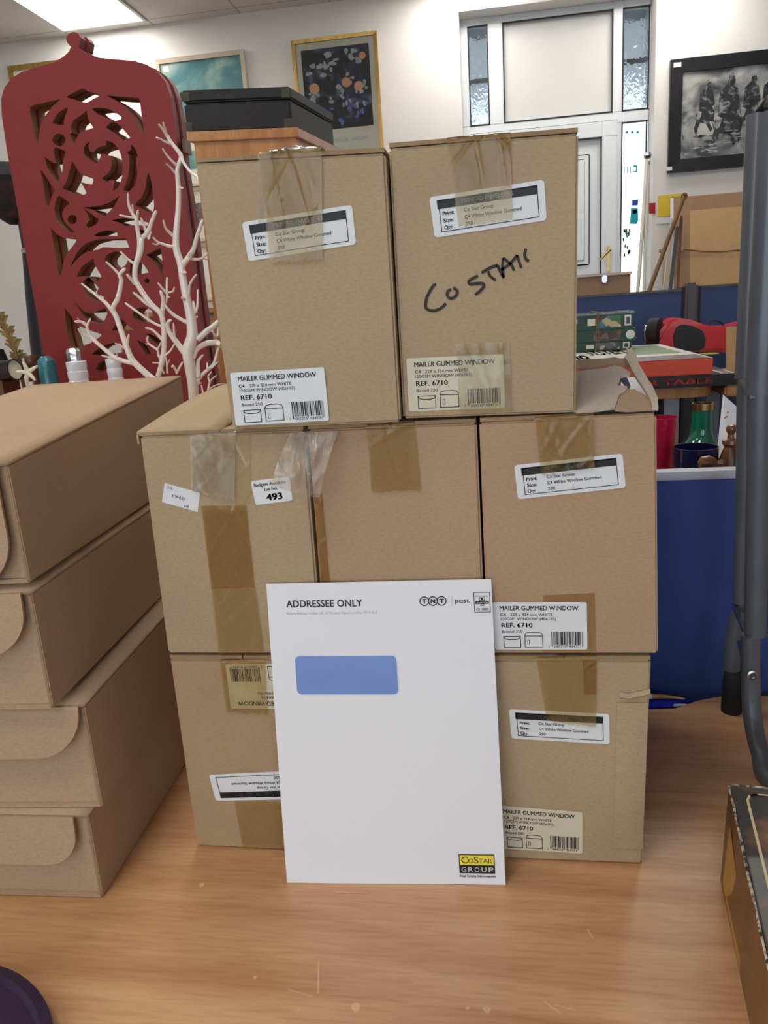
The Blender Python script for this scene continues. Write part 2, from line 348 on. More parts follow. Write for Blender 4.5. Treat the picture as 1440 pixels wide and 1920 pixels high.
M['lid_photo'] = image_like('warm_dark_lid_photo', [(0.3,(22,18,15)),(0.52,(44,34,26)),(0.62,(130,84,44)),(0.74,(220,186,126))], 9, stretch=(1,1.6,1), rough=0.45, coat=0.1)
M['race_sky'] = M['race_ground']

# ceiling tiles: 0.6 m squares in a grid
def ceiling_mat():
    m = bpy.data.materials.new('ceiling_tiles'); m.use_nodes = True; nt = m.node_tree; N = nt.nodes; L = nt.links; b = N['Principled BSDF']
    tc = N.new('ShaderNodeTexCoord'); mp = N.new('ShaderNodeMapping'); mp.inputs['Location'].default_value = (2.685, -4.70, 0); L.new(tc.outputs['Object'], mp.inputs[0])
    br = N.new('ShaderNodeTexBrick'); br.offset = 0.0; br.inputs['Scale'].default_value = 1.0; br.inputs['Brick Width'].default_value = 0.6; br.inputs['Row Height'].default_value = 0.6
    br.inputs['Mortar Size'].default_value = 0.006; br.inputs['Color1'].default_value = lin((212,210,204)); br.inputs['Color2'].default_value = lin((208,206,200)); br.inputs['Mortar'].default_value = lin((170,168,162))
    L.new(mp.outputs[0], br.inputs[0]); L.new(br.outputs['Color'], b.inputs['Base Color']); b.inputs['Roughness'].default_value = 0.9
    return m
M['ceiling'] = ceiling_mat()
def textured_glass():
    m = bpy.data.materials.new('rippled_obscure_glass'); m.use_nodes = True; nt = m.node_tree; N = nt.nodes; L = nt.links; b = N['Principled BSDF']
    b.inputs['Base Color'].default_value = (0.30,0.32,0.33,1); b.inputs['Transmission Weight'].default_value = 1.0; b.inputs['Roughness'].default_value = 0.2; b.inputs['IOR'].default_value = 1.18
    tc = N.new('ShaderNodeTexCoord'); mp = N.new('ShaderNodeMapping'); mp.inputs['Scale'].default_value = (1,1,0.55); L.new(tc.outputs['Object'], mp.inputs[0])
    n = N.new('ShaderNodeTexNoise'); n.inputs['Scale'].default_value = 22; n.inputs['Detail'].default_value = 2; n.inputs['Distortion'].default_value = 1.5; L.new(mp.outputs[0], n.inputs[0])
    bp = N.new('ShaderNodeBump'); bp.inputs['Strength'].default_value = 1.0; bp.inputs['Distance'].default_value = 0.03; L.new(n.outputs['Fac'], bp.inputs['Height']); L.new(bp.outputs[0], b.inputs['Normal'])
    return m
M['obscure'] = textured_glass()

# ------------------------------------------------------------------ lettering: flat mesh text
TXT = {}
def text2d(s, bold=0.0):
    k = s
    if k in TXT: return TXT[k]
    cu = bpy.data.curves.new('lettering', 'FONT'); cu.body = s; cu.size = 1.0; cu.resolution_u = 3; cu.fill_mode = 'FRONT'
    ob = bpy.data.objects.new('lettering', cu); C.objects.link(ob)
    dg = bpy.context.evaluated_depsgraph_get(); dg.update()
    me = bpy.data.meshes.new_from_object(ob.evaluated_get(dg))
    v = [(p.co.x, p.co.y) for p in me.vertices]; f = [tuple(p.vertices) for p in me.polygons]
    bpy.data.objects.remove(ob); bpy.data.meshes.remove(me); bpy.data.curves.remove(cu)
    x0 = min(p[0] for p in v); x1 = max(p[0] for p in v); y0 = min(p[1] for p in v); y1 = max(p[1] for p in v)
    TXT[k] = (v, f, x0, x1, y0, y1); return TXT[k]
class Flat:      # artwork in local (u, v) units, later laid on a quad in space
    def __init__(s): s.items = []
    def poly(s, pts, mi, lv=1): s.items.append((list(pts), [tuple(range(len(pts)))], mi, lv)); return s
    def rect(s, x0, y0, x1, y1, mi, lv=1): return s.poly([(x0,y0),(x1,y0),(x1,y1),(x0,y1)], mi, lv)
    def rrect(s, x0, y0, x1, y1, r, mi, lv=0, n=5, ry=None):
        pts = []; ry = ry or r
        for cx, cy, a0 in ((x1-r,y0+ry,-90),(x1-r,y1-ry,0),(x0+r,y1-ry,90),(x0+r,y0+ry,180)):
            for k in range(n+1):
                a = math.radians(a0+90*k/n); pts.append((cx+r*math.cos(a), cy+ry*math.sin(a)))
        return s.poly(pts, mi, lv)
    def line(s, pts, wd, mi, lv=2, closed=False):
        pts = list(pts) + ([pts[0], pts[1]] if closed else [])
        n = len(pts); L = []; R_ = []
        for i in range(n):
            a = pts[max(i-1,0)]; b = pts[min(i+1,n-1)]; dx, dy = b[0]-a[0], b[1]-a[1]; d = math.hypot(dx,dy) or 1
            L.append((pts[i][0]-dy/d*wd/2, pts[i][1]+dx/d*wd/2)); R_.append((pts[i][0]+dy/d*wd/2, pts[i][1]-dx/d*wd/2))
        s.items.append((L+R_, [(i, i+1, n+i+1, n+i) for i in range(n-1)], mi, lv)); return s
    def frame(s, x0, y0, x1, y1, wd, mi, lv=2):
        s.rect(x0,y0,x1,y0+wd,mi,lv); s.rect(x0,y1-wd,x1,y1,mi,lv); s.rect(x0,y0+wd,x0+wd,y1-wd,mi,lv); return s.rect(x1-wd,y0+wd,x1,y1-wd,mi,lv)
    def ring(s, cx, cy, r, wd, mi, lv=2, n=28, sy=1.0):
        v = []; 
        for k in range(n):
            a = 2*math.pi*k/n; v.append((cx+(r)*math.cos(a), cy+(r)*sy*math.sin(a)))
        for k in range(n):
            a = 2*math.pi*k/n; v.append((cx+(r-wd)*math.cos(a), cy+(r-wd)*sy*math.sin(a)))
        s.items.append((v, [(k,(k+1)%n,n+(k+1)%n,n+k) for k in range(n)], mi, lv)); return s
    def text(s, t, x, y, h, mi, wd=None, bold=0.0, lv=2, rot=0):     # h = cap height (of the tallest glyph), wd = fitted width
        v, f, x0, x1, y0, y1 = text2d(t); sy = h/0.7; sx = (wd/(x1-x0)) if wd else sy
        c, sn = math.cos(rot), math.sin(rot)
        for ox, oy in (((0,0),) if bold == 0 else ((-bold,-bold*0.5),(bold,-bold*0.5),(bold,bold*0.5),(-bold,bold*0.5))):     # heavier stroke for bold type
            s.items.append(([(x+(p[0]-x0+ox)*sx*c-(p[1]+oy)*sy*sn, y+(p[0]-x0+ox)*sx*sn+(p[1]+oy)*sy*c) for p in v], f, mi, lv))
        return s
    def lay(s, q, W, H, mb, nrm=Vector((0,-1,0)), step=0.00012, base=0.0):       # q: TL TR BR BL
        q = [Vector(p) for p in q]
        for v, f, mi, lv in s.items:
            pts = []
            for x, y in v:
                a, b = x/W, y/H; p = (q[3]*(1-a)+q[2]*a)*(1-b) + (q[0]*(1-a)+q[1]*a)*b
                pts.append(p + nrm*(base+lv*step))
            mb.add(pts, f, mi)
def Pq(q, Y): return [P(x, y, Y) for x, y in q]

# ------------------------------------------------------------------ the room
WY = 4.80; DY = 5.00; CZ = 2.508
XL = P(866,200,WY).x; XR = P(1227,200,WY).x       # sides of the door recess
LZ = P(1040,30,DY).z
zt_door = P(1040, 26, DY).z
def slab(name, lo, hi, m, mi=None):
    return struct(MB().box(lo, hi).build(name, m))
slab('floor', (-4.2,-4.2,-T-0.1), (4.2,5.2,-T), M['floor'])
slab('ceiling', (-4.2,-4.2,CZ), (4.2,5.2,CZ+0.1), M['ceiling'])
slab('wall_back', (-4.2,WY,-T), (XL,WY+0.35,CZ), M['wall'])
slab('wall_back_right', (XR,WY,-T), (4.2,WY+0.35,CZ), M['wall'])
slab('wall_back_above_door', (XL,WY+0.02,zt_door+0.02), (XR,WY+0.35,CZ), M['wall'])
slab('wall_left', (-4.2,-4.2,-T), (-4.1,5.2,CZ), M['wall'])
slab('wall_right', (4.1,-4.2,-T), (4.2,5.2,CZ), M['wall'])
# front wall behind the photographer with a wide shop window
wf = MB(); wf.box((-4.2,-4.2,-T),(4.2,-4.1,0.1)); wf.box((-4.2,-4.2,1.75),(4.2,-4.1,CZ)); wf.box((-4.2,-4.2,0.1),(-2.6,-4.1,1.75)); wf.box((2.6,-4.2,0.1),(4.2,-4.1,1.75))
struct(wf.build('wall_front', M['wall']))
wn = root('window_1', 'wide shop window in the wall behind the photographer', 'window', (0,-4.15,0.1)); del wn['category']; del wn['label']; struct(wn)
f = MB()
for x in (-2.6,-0.9,0.84,2.54): f.box((x,-4.18,0.1),(x+0.06,-4.12,1.75))
f.box((-2.6,-4.18,0.1),(2.6,-4.12,0.16)); f.box((-2.6,-4.18,1.69),(2.6,-4.12,1.75)); f.build('window_frame', M['upvc'], wn)
MB().box((-2.58,-4.155,0.12),(2.58,-4.150,1.73)).build('window_glass', M['pane'], wn)
# outside: paving seen through the narrow window beside the door, and an added canopy
struct(MB().box((-8,5.4,-0.9),(12,30,-0.80)).build('street_ground', M['tarmac']))
struct(MB().box((-1.2,5.16,2.30),(2.2,6.9,2.38)).build('added_canopy', M['upvc']))  # unseen canopy, added to block sky so the upper door glass turns grey
# ceiling lamps (recessed square panels)
k = 0
for ix, x in enumerate((-2.385,-0.585,1.215)):
    for iy, y in enumerate((4.40,2.60,0.80,-1.0,-2.8)):
        if ix == 2 and iy not in (0, 1): continue
        seen = (ix == 0 and iy == 0)
        x = 0.0 if (ix, iy) == (1, 0) else (-2.385,-0.585,1.215)[ix]
        r_ = root('ceiling_light', 'lit square ceiling panel above the red carved screen' if seen else 'lit square ceiling panel in the tiled ceiling, outside the picture', 'lamp', (x,y,CZ-0.012), 'ceiling light panels')
        fr = MB(); h = 0.3; h2 = 0.278; z0, z1 = CZ-0.012, CZ+0.002
        fr.box((x-h,y-h,z0),(x+h,y-h2,z1)); fr.box((x-h,y+h2,z0),(x+h,y+h,z1)); fr.box((x-h,y-h2,z0),(x-h2,y+h2,z1)); fr.box((x+h2,y-h2,z0),(x+h,y+h2,z1))
        fr.build('frame', M['ceil_frame'], r_)
        MB().box((x-h2,y-h2,CZ-0.008),(x+h2,y+h2,CZ-0.002)).build('diffuser', M['lamp_on'], r_)

# ------------------------------------------------------------------ the door in its recess
dr = root('door_1', 'white door set with frame', 'door', (XL+0.3,DY,-T)); del dr['category']; del dr['label']; struct(dr)
def rx(q): return P(q[0],q[1],DY)
def rect_px(q0, q1): a = rx(q0); b = rx(q1); return min(a.x,b.x), max(a.x,b.x), min(a.z,b.z), max(a.z,b.z)
gx0,gx1,gz0,gz1 = rect_px((876,50),(919,234))
ux0,ux1,uz0,uz1 = rect_px((941,38),(1147,211))
hx0,hx1,hz0,hz1 = rect_px((1167,18),(1214,206)); sx0,sx1,sz1 = hx0, rx((1212,230)).x, rx((1190,229)).z
zb = -0.55
ztop = zt_door
fm = MB(); y0, y1 = DY-0.03, DY+0.04
def holes_frame(mb, X, Z, cells, y0, y1):     # grid of bars: fill every cell of the X x Z grid that is not an opening
    for i in range(len(X)-1):
        for j in range(len(Z)-1):
            if (i, j) in cells: continue
            mb.box((X[i],y0,Z[j]),(X[i+1],y1,Z[j+1]))
tz = rx((1151,228)).z
gz0 = min(gz0, hz0); uz0 = hz0; gz1 = hz1; uz1 = hz1
X = [XL, gx0, gx1, ux0, ux1, hx0, hx1, XR]; Z = [zb, sz1, hz0, hz1, ztop+0.02]
holes_frame(fm, X, Z, {(1,2),(3,2),(5,2),(5,0),(1,0),(2,0),(3,0)}, y0, y1)
fm.build('door_frame', M['upvc'], dr, bevel=0.004)
MB().box((ux0,DY,uz0),(ux1,DY+0.02,uz1)).build('upper_panel', M['upvc_panel'], dr)
def gask(mb, x0,x1,z0,z1,wd=0.008,y=DY-0.033):
    mb.box((x0,y,z0),(x1,y+0.006,z0+wd)); mb.box((x0,y,z1-wd),(x1,y+0.006,z1)); mb.box((x0,y,z0),(x0+wd,y+0.006,z1)); mb.box((x1-wd,y,z0),(x1,y+0.006,z1))
gk = MB()
for a in ((gx0,gx1,gz0,gz1),(ux0,ux1,uz0,uz1),(hx0,hx1,hz0,hz1),(sx0,sx1,zb,sz1)): gask(gk, *a)
gk.build('gasket', M['gasket'], dr)
for a in ((gx0,gx1,gz0,gz1),(hx0,hx1,hz0,hz1)):
    MB().box((a[0],DY,a[2]),(a[1],DY+0.006,a[3])).build('obscure_glass', M['obscure'], dr)
    zz = a[2] + (a[3]-a[2])*(0.46 if a[0] == gx0 else 0.49)
    MB().box((a[0],DY+0.05,zz),(a[1],DY+0.09,zz+0.03)).build('glazing_bar', M['upvc'], dr)
sg = MB().box((sx0,DY,zb),(sx1,DY+0.006,sz1)).build('side_glass', M['pane'], dr)
st = Flat()
def sp(x, y): return (x, y)
stm = MB()
def stick_px(pts, mi):
    stm.add([P(x,y,DY-0.002) for x,y in pts], [tuple(range(len(pts)))], mi)
stick_px([(1183,390),(1196,390),(1197,413),(1194,420),(1181,420)], 0); stick_px([(1185,375),(1197,374),(1196,385),(1185,386)], 1)
stick_px([(1186,393),(1194,393),(1194,400),(1186,401)], 3)
for i, x0 in enumerate((1169,1175,1181)): stick_px([(x0,312),(x0+2,312),(x0+2.5,325),(x0+.5,325)], 2)
stick_px([(1187,310),(1195,309),(1195,323),(1187,324),(1187,321),(1192,320),(1192,313),(1187,313)], 2)
for k in range(16):
    x = 1166 + rnd.random()*14; y = 425 + rnd.random()*55; stick_px([(x,y),(x+3,y-2),(x+4,y+4),(x+1,y+7)], 4)
for x0 in (1173,1183,1193): stick_px([(x0,246),(x0+5,245),(x0+5,250),(x0,251)], 2)
stm.build('window_sticker', [M['teal_print'], M['blue_print'], M['teal_print'], M['white_tag'], M['hedge']], dr)
# door leaf
lx0, lx1 = gx0+0.02, ux1+0.03
lf = MB(); lzt = tz; ix1 = rx((1126,380)).x; izt = rx((1127,259)).z
holes_frame(lf, [gx0, gx0+0.12, ix1, lx1], [zb, zb+0.12, izt, lzt], {(1,1)}, DY-0.045, DY+0.02)
leaf = lf.build('door_leaf', M['upvc'], dr, bevel=0.003)
MB().box((gx0+0.12,DY-0.02,zb+0.12),(ix1,DY+0.01,izt)).build('door_panel', M['upvc'], leaf)
g2 = MB(); gask(g2, gx0+0.12, ix1, zb+0.12, izt, 0.008, DY-0.047); gask(g2, gx0, lx1, zb, lzt+0.004, 0.005, DY-0.034); g2.build('door_seal', M['gasket'], leaf)
px1, pz1, pz0 = rx((1105,300)).x, rx((1104,290)).z, rx((1104,497)).z
MB().box((gx0+0.2,DY-0.032,pz0),(px1,DY-0.018,pz1)).build('raised_moulding', M['upvc'], leaf, bevel=0.01)
MB().box((gx0+0.23,DY-0.038,pz0+0.03),(px1-0.035,DY-0.03,pz1-0.03)).build('raised_panel', M['upvc'], leaf, bevel=0.004)
a, b = rx((1135.5,462)), rx((1141,509))
hp = MB().box((a.x,DY-0.055,b.z),(b.x+0.003,DY-0.044,a.z)).build('handle_plate', M['brass'], leaf, bevel=0.003)
h0, h1 = rx((1140,470)), rx((1121,489)); h0.y = h1.y = DY-0.10
MB().tube([(h0.x,DY-0.05,h0.z),h0,h0+(h1-h0)*0.5,h1],[0.008,0.009,0.008,0.007],10).build('handle', M['brass'], leaf, smooth=True)
MB().box((XL,WY+0.02,zb-0.15),(XR,WY+0.30,zb)).build('threshold', M['upvc'], dr)
for o in list(dr.children): pass

# ------------------------------------------------------------------ pictures on the far wall
def picture(name, label, q, Y, fw, depth, mf, art, mount=None, mw=0, gloss=False, cat='picture'):
    a = P(q[0][0],q[0][1],Y); b = P(q[1][0],q[1][1],Y)
    x0,x1 = a.x,b.x; z0,z1 = b.z,a.z
    r = root(name, label, cat, ((x0+x1)/2,Y,z0))
    f = MB(); yb = Y+depth
    f.prism([(x0,Y,z0),(x1,Y,z0),(x1-fw,Y+0.004,z0+fw),(x0+fw,Y+0.004,z0+fw)],(0,depth-0.005,0)); f.prism([(x1,Y,z0),(x1,Y,z1),(x1-fw,Y+0.004,z1-fw),(x1-fw,Y+0.004,z0+fw)],(0,depth-0.005,0))
    f.prism([(x1,Y,z1),(x0,Y,z1),(x0+fw,Y+0.004,z1-fw),(x1-fw,Y+0.004,z1-fw)],(0,depth-0.005,0)); f.prism([(x0,Y,z1),(x0,Y,z0),(x0+fw,Y+0.004,z0+fw),(x0+fw,Y+0.004,z1-fw)],(0,depth-0.005,0))
    f.build('frame', mf, r)
    MB().box((x0+0.005,Y+depth-0.006,z0+0.005),(x1-0.005,Y+depth-0.001,z1-0.005)).build('backing_board', M['plain_tan'], r)
    return r, (x0+fw,x1-fw,z0+fw,z1-fw)
# poster with the gilt frame: generic night garden
pr_, (x0,x1,z0,z1) = picture('framed_poster', 'gilt framed poster of dark flowering garden with cream margin', ((545,76),(719,285)), WY-0.03, 0.022, 0.029, M['gilt'], None)
m_ = MB(); yy = WY-0.012
m_.box((x0,yy,z0),(x1,yy+0.003,z1),0)
ax0,ax1,az0,az1 = x0+0.035,x1-0.035,z0+0.15,z1-0.04
m_.box((ax0,yy-0.002,az0),(ax1,yy,az1),1)
fl = Flat(); fl.text('SINGER  SARGENT', 0.42, 0.45, 0.16, 2, 0.44)
fl.lay([(x0,yy,z0+0.15),(x1,yy,z0+0.15),(x1,yy,z0),(x0,yy,z0)],1,1,m_)
rr = random.Random(7)
def blob(mb, cx, cz, rx_, rz_, y, mi, n=9, jit=0.35):
    pts = []
    for k in range(n):
        a = 2*math.pi*k/n; j = 1+jit*(rr.random()-0.5)*2; pts.append((cx+rx_*math.cos(a)*j, y, cz+rz_*math.sin(a)*j))
    mb.add(pts, [tuple(range(n))], mi)
for k in range(60):       # pale blossoms, warm orbs
    u, v = rr.random(), rr.random(); blob(m_, ax0+0.03+u*(ax1-ax0-0.06), az0+(az1-az0)*(0.05+0.9*v), 0.008+0.014*rr.random()*(0.4+v), 0.008+0.012*rr.random(), yy-0.0025-0.00002*k, 3 if v > 0.25 else 5)
for u, v, s in ((0.16,0.52,0.034),(0.64,0.56,0.03),(0.82,0.5,0.03),(0.9,0.86,0.022)): blob(m_, ax0+u*(ax1-ax0), az0+v*(az1-az0), s, s, yy-0.0034, 4, 14, 0.06)
m_.build('print', [M['mount'], M['floral_painting'], M['faint_ink'], mat('blossom_paint',(176,184,190),0.4,0.2,40), mat('lantern_paint',(226,166,124),0.4,0.1,20), mat('blue_petal_paint',(88,112,176),0.4,0.2,40)], pr_)
gl_ = MB().box((x0,yy-0.006,z0),(x1,yy-0.0045,z1)).build('glass', M['pane'], pr_)
# painting of sky
pr_, (x0,x1,z0,z1) = picture('framed_painting', 'pale framed painting of a teal cloudy sky above the black case', ((289,112),(470,230)), WY-0.03, 0.028, 0.029, M['paleframe'], None)
m_ = MB().box((x0,WY-0.014,z0),(x1,WY-0.010,z1),0)
m_.box((x0,WY-0.0145,z0),(x1,WY-0.014,z0+0.07),1)
m_.box((x0+0.02,WY-0.0155,z1-0.05),(x0+0.06,WY-0.0145,z1-0.015),2)
m_.build('canvas', [M['sky_painting'], mat('painted_land',(110,120,84),0.4,0.3,12), M['white_tag']], pr_)
# gilt picture at the far left, mostly behind the screen
pr_, (x0,x1,z0,z1) = picture('framed_picture', 'gilt framed pale picture on the wall behind the left shoulder of the red screen', ((13,124),(150,330)), WY-0.03, 0.03, 0.029, M['gilt'], None)
MB().box((x0,WY-0.014,z0),(x1,WY-0.010,z1)).build('print', M['mount'], pr_)
# racing picture in the wide black frame
pr_, (x0,x1,z0,z1) = picture('framed_painting', 'black framed monochrome painting of galloping racehorses, right of the door', ((1258,112),(1512,301)), WY-0.04, 0.075, 0.039, M['blackframe'], None)
m_ = MB(); yy = WY-0.022
m_.box((x0,yy,z0),(x1,yy+0.012,z1),0)
W_, H_ = x1-x0, z1-z0
def pp(u, v): return (x0+u*W_, z0+v*H_)
rr = random.Random(3)
lay_y = [yy-0.0006]
def poly_uv(pts, mi):
    lay_y[0] -= 0.00008; m_.add([(pp(u,v)[0], lay_y[0], pp(u,v)[1]) for u,v in pts], [tuple(range(len(pts)))], mi)
for cx, gy, s, mi in ((0.21,0.30,0.74,1),(0.60,0.27,0.8,3),(0.76,0.32,0.72,1),(0.90,0.34,0.66,1),(0.40,0.12,1.02,1)):
    def h(pts, mm=mi): poly_uv([(cx+(u*s)*0.32, gy+v*s*0.62) for u,v in pts], mm)
    h([(-.34,.44),(-.2,.62),(.12,.66),(.36,.5),(.34,.3),(.1,.2),(-.2,.24)])            # chest and barrel
    h([(-.14,.5),(-.04,.86),(.08,.98),(.14,.9),(.12,.74),(.3,.56)])                      # neck and head
    h([(-.02,.86),(.04,1.0),(.1,.9)]); h([(-.1,.72),(-.16,.6),(-.02,.58),(.02,.7)],2)
    h([(-.3,.34),(-.4,.1),(-.34,-.1),(-.28,-.1),(-.26,.08),(-.14,.3)]); h([(.12,.28),(.3,.06),(.22,-.02),(.12,.1),(.0,.26)]); h([(.3,.36),(.42,.12),(.34,.02),(.3,.14),(.2,.3)])
    h([(-.24,.62),(-.2,.98),(.0,1.12),(.26,1.02),(.36,.66),(.2,.6)]); h([(.0,1.1),(.02,1.26),(.14,1.3),(.2,1.16),(.14,1.06)])   # jockey
    h([(.03,1.22),(.06,1.31),(.15,1.3),(.16,1.24)],2); h([(-.3,.56),(-.28,.3),(-.18,.34),(-.12,.5)],2)
for k in range(40):
    u = rr.random(); v = 0.04+0.26*rr.random(); d = 0.02+0.05*rr.random(); poly_uv([(max(.01,u-d),v),(u,v-0.012*rr.random()-.006),(min(.99,u+d),v),(u,v+0.02*rr.random()+.006)], 2 if rr.random() > 0.4 else 1)
def tagq(u0,v0,u1,v1):
    a = (x0-0.075+u0*(W_+0.15), z0-0.075+v0*(H_+0.15)); b = (x0-0.075+u1*(W_+0.15), z0-0.075+v1*(H_+0.15))
    MB().box((a[0],WY-0.0415,a[1]),(b[0],WY-0.040,b[1])).build('price_tag', M['white_tag'], pr_)
tagq(0.02,0.93,0.075,0.97); tagq(-0.015,0.02,0.03,0.055)
m_.build('canvas', [M['race_ground'], M['race_dark'], M['race_light'], M['race_dark']], pr_)
# yellow notice and red patch
q = Pq([(1234,367),(1281,362),(1279,403),(1233,407)], WY-0.004)
m_ = MB(); m_.prism(q, (0,0.003,0), 0); fl = Flat()
for t, y, wd in (('Please',0.78,0.34),('Mind',0.58,0.22),('The',0.38,0.18),('Step',0.18,0.2)): fl.text(t, 0.54, y, 0.11, 1, wd, 0.02)
fl.lay(q, 1, 1, m_, step=0.0006)
tag(m_.build('paper_notice', [M['yellow_sheet'], M['ink']], loc=q[3]), 'yellow paper notice stuck to the wall beside the door', 'notice')
q = Pq([(1217,381),(1229,380),(1229,401),(1217,400)], WY-0.004)
tag(MB().prism(q, (0,0.01,0)).build('tape_patch', M['red_cloth'], loc=q[3]), 'small red patch on the edge of the door recess', 'patch')
q = Pq([(1231,410),(1262,407),(1262,418),(1231,420)], WY-0.004)
tag(MB().prism(q, (0,0.003,0)).build('paper_slip', M['label'], loc=q[3]), 'small white slip below the yellow notice', 'notice')

# ------------------------------------------------------------------ foreground table
TY = 0.365
out = [(-1.6,-0.62),(1.5,-0.62),(1.5,TY)]
ep = [PZ(x,y,0) for x,y in ((1400,1303),(1380,1303),(1350,1305),(1330,1308),(1302,1314),(1282,1321),(1265,1327),(1216,1328.5))]
TB = ep[-1].y
out[-1] = (1.5, ep[0].y)
out += [(p.x,p.y) for p in ep] + [(-1.6, TB)]
tb = root('table', 'beech effect table carrying the cartons and the white envelope', 'table', (0,-0.1,-T))
MB().prism([(x,y,-0.025) for x,y in out],(0,0,0.025)).build('table_top', M['table'], tb, bevel=0.002)
for x in (-1.45,1.35):
    for y in (-0.55,0.22): MB().box((x,y,-T),(x+0.05,y+0.05,-0.025)).build('leg', M['grey_metal'], tb)
MB().box((-1.40,-0.52,-0.09),(1.35,-0.50,-0.025)).build('apron', M['grey_metal'], tb)
# scratches and specks of the laminate
scm = MB()
for x, y, w_, h_ in ((668,1938,10,5),(668,1888,12,7),(912,1892,9,7),(877,1890,4,3),(478,1833,5,4),(378,1659,6,3),(560,1893,3,3)):
    c = PZ(x,y,0.0004); a = PZ(x+w_,y,0.0004); rr_ = (a-c).length
    scm.add([c+Vector((math.cos(t)*rr_*(.6+.5*rnd.random()), math.sin(t)*rr_*(.6+.5*rnd.random()),0)) for t in [i*math.pi/4 for i in range(8)]], [tuple(range(8))])
for p0, p1, wd in (((598,1800),(596,1862),1.2),((1102,1742),(1112,1760),1.5),((1020,1878),(1052,1900),1.5),((1040,1884),(1080,1894),1.2),((540,1855),(585,1868),0.7),((630,1673),(690,1675),1.0)):
    a = PZ(*p0,0.0004); b = PZ(*p1,0.0004); d = (b-a).normalized(); n = Vector((-d.y,d.x,0))*wd*0.0006
    scm.add([a-n,b-n,b+n,a+n],[(0,1,2,3)])
scr_ = scm.build('scratches', mat('pale_scratch',(226,186,140),0.6,0.1,80), tb); scr_['kind'] = 'stuff'

# ------------------------------------------------------------------ cartons
GRP = 'envelope cartons stacked on the table'
D = 0.335
class Carton: pass
def sticker_printed(mats, q, Y, parent, extra=0.0):
    fl = Flat(); fl.rrect(0,0,100,34,3.0,0,0,ry=3.0); fl.frame(7,3.5,94,30,0.7,1); fl.rect(6,23,94,30.5,1,2)
    fl.text('PRINTED ENVELOPES', 28, 25.2, 3.4, 2, 45, 0.016, lv=3)
    for t, v, y in (('Print:','Co Star Group',17.4),('Size:','C4 White Window Gummed',11.4),('Qty:','250',5.6)):
        fl.text(t, 10, y, 3.2, 1, {'Print:':10,'Size:':9,'Qty:':7.5}[t], 0.03)
        fl.text(v, 29, y+0.3, 3.2, 1, {'Co Star Group':26,'250':6.6}.get(v,50), 0.014)
    mb = MB(); fl.lay(q if q and isinstance(q[0], Vector) else Pq(q, Y), 100, 34, mb, base=0.0006+extra)
    return mb.build('printed_label', mats, parent, fix=False)
def sticker_mailer(mats, q, Y, parent, extra=0.0):
    fl = Flat(); fl.rrect(0,0,100,57,2.2,0,0)
    fl.text('MAILER GUMMED WINDOW', 8, 47.5, 5.2, 1, 83, 0.016)
    fl.text('C4', 8.2, 40.6, 3.4, 1, 6, 0.02); fl.text('229 x 324 mm WHITE', 19, 40.6, 3.4, 1, 45, 0.006)
    fl.text('120GSM WINDOW (40x105)', 8.4, 35.6, 3.4, 1, 59, 0.006)
    fl.text('REF. 6710', 9, 27.2, 5.2, 1, 33, 0.022); fl.text('Boxed 250', 9.2, 20.6, 3.2, 1, 22, 0.006)
    fl.frame(10,2.5,29,16.5,0.8,1); fl.line([(10,16),(12,13.4),(15,12.4),(24,12.4),(27,13.4),(29,16)],0.9,1)
    fl.frame(33,2.8,53,17,0.8,1); fl.line([(33,17),(35,20.2),(39,21),(47,21),(51,20.2),(53,17)],0.8,1); fl.frame(36,6,38.4,12,0.5,1)
    rb = random.Random(9); x = 62.0
    while x < 95.5:
        w_ = rb.choice((0.35,0.5,0.9,1.2)); tall = x < 63.5 or x > 94 or 77.5 < x < 79; fl.rect(x, 4 if tall else 6.2, x+w_, 22, 1, 2); x += w_ + rb.choice((0.4,0.55,0.9))
    fl.text('5', 58.5, 2.8, 2.6, 1); fl.text('060215', 65, 2.6, 2.8, 1, 12.5, 0.01); fl.text('934731', 80.5, 2.6, 2.8, 1, 12.5, 0.01)
    mb = MB(); fl.lay(Pq(q, Y), 100, 57, mb, base=0.0006+extra)
    return mb.build('barcode_label', mats, parent, fix=False)
LAB = [M['label'], M['ink'], M['white_ink']]; LABC = [M['label_cream'], M['ink'], M['white_ink']]
def tape(q, Y, m, parent, nm='packing_tape', over=None, base=0.0016, rag=0.0):
    a = Pq(q, Y); rg = random.Random(int(q[0][0]))
    nu, nv = 40, 40
    def fn(u, v):
        p = (a[3]*(1-u)+a[2]*u)*(1-v) + (a[0]*(1-u)+a[1]*u)*v
        if v == 0: p = p + Vector((0,0,(rg.random()-0.5)*rag))
        r1_ = 1-abs(noise.noise(Vector((p.x*46+p.z*12, base*900, p.z*7))))*3.4
        r2_ = 1-abs(noise.noise(Vector((p.x*24-p.z*20+5, base*500+3, p.z*8))))*3.8
        cr_ = (max(0, r1_-0.62)*0.0036 + max(0, r2_-0.72)*0.0046)*(1 if base > 0.0011 else 0)
        e_ = min(1, u*8, (1-u)*8)
        return p + Vector((0,-base-cr_*e_*(0.35+0.65*v)-abs(noise.noise(p*80))*(0.0002 if base > 0.0011 else 0),0))
    mb = MB().grid(fn, nu, nv)
    if over:    # turns over the top edge and runs back along the seam
        b = len(mb.v); top = mb.v[-(nu+1):]
        rows = [[Vector((t.x, t.y+dy+0.0016*(1 if dy>0.01 else 0), t.z+dz)) for t in top] for dy, dz in ((0.0004,0.001),(0.0022,0.0022),(0.03,0.0022),(over,0.0022))]
        i0 = b-(nu+1)
        for r_ in rows:
            s0 = len(mb.v); mb.v += r_
            for i in range(nu): mb.f.append((i0+i,i0+i+1,s0+i+1,s0+i)); mb.m.append(0)
            i0 = s0
    return mb.build(nm, m, parent, smooth=True)
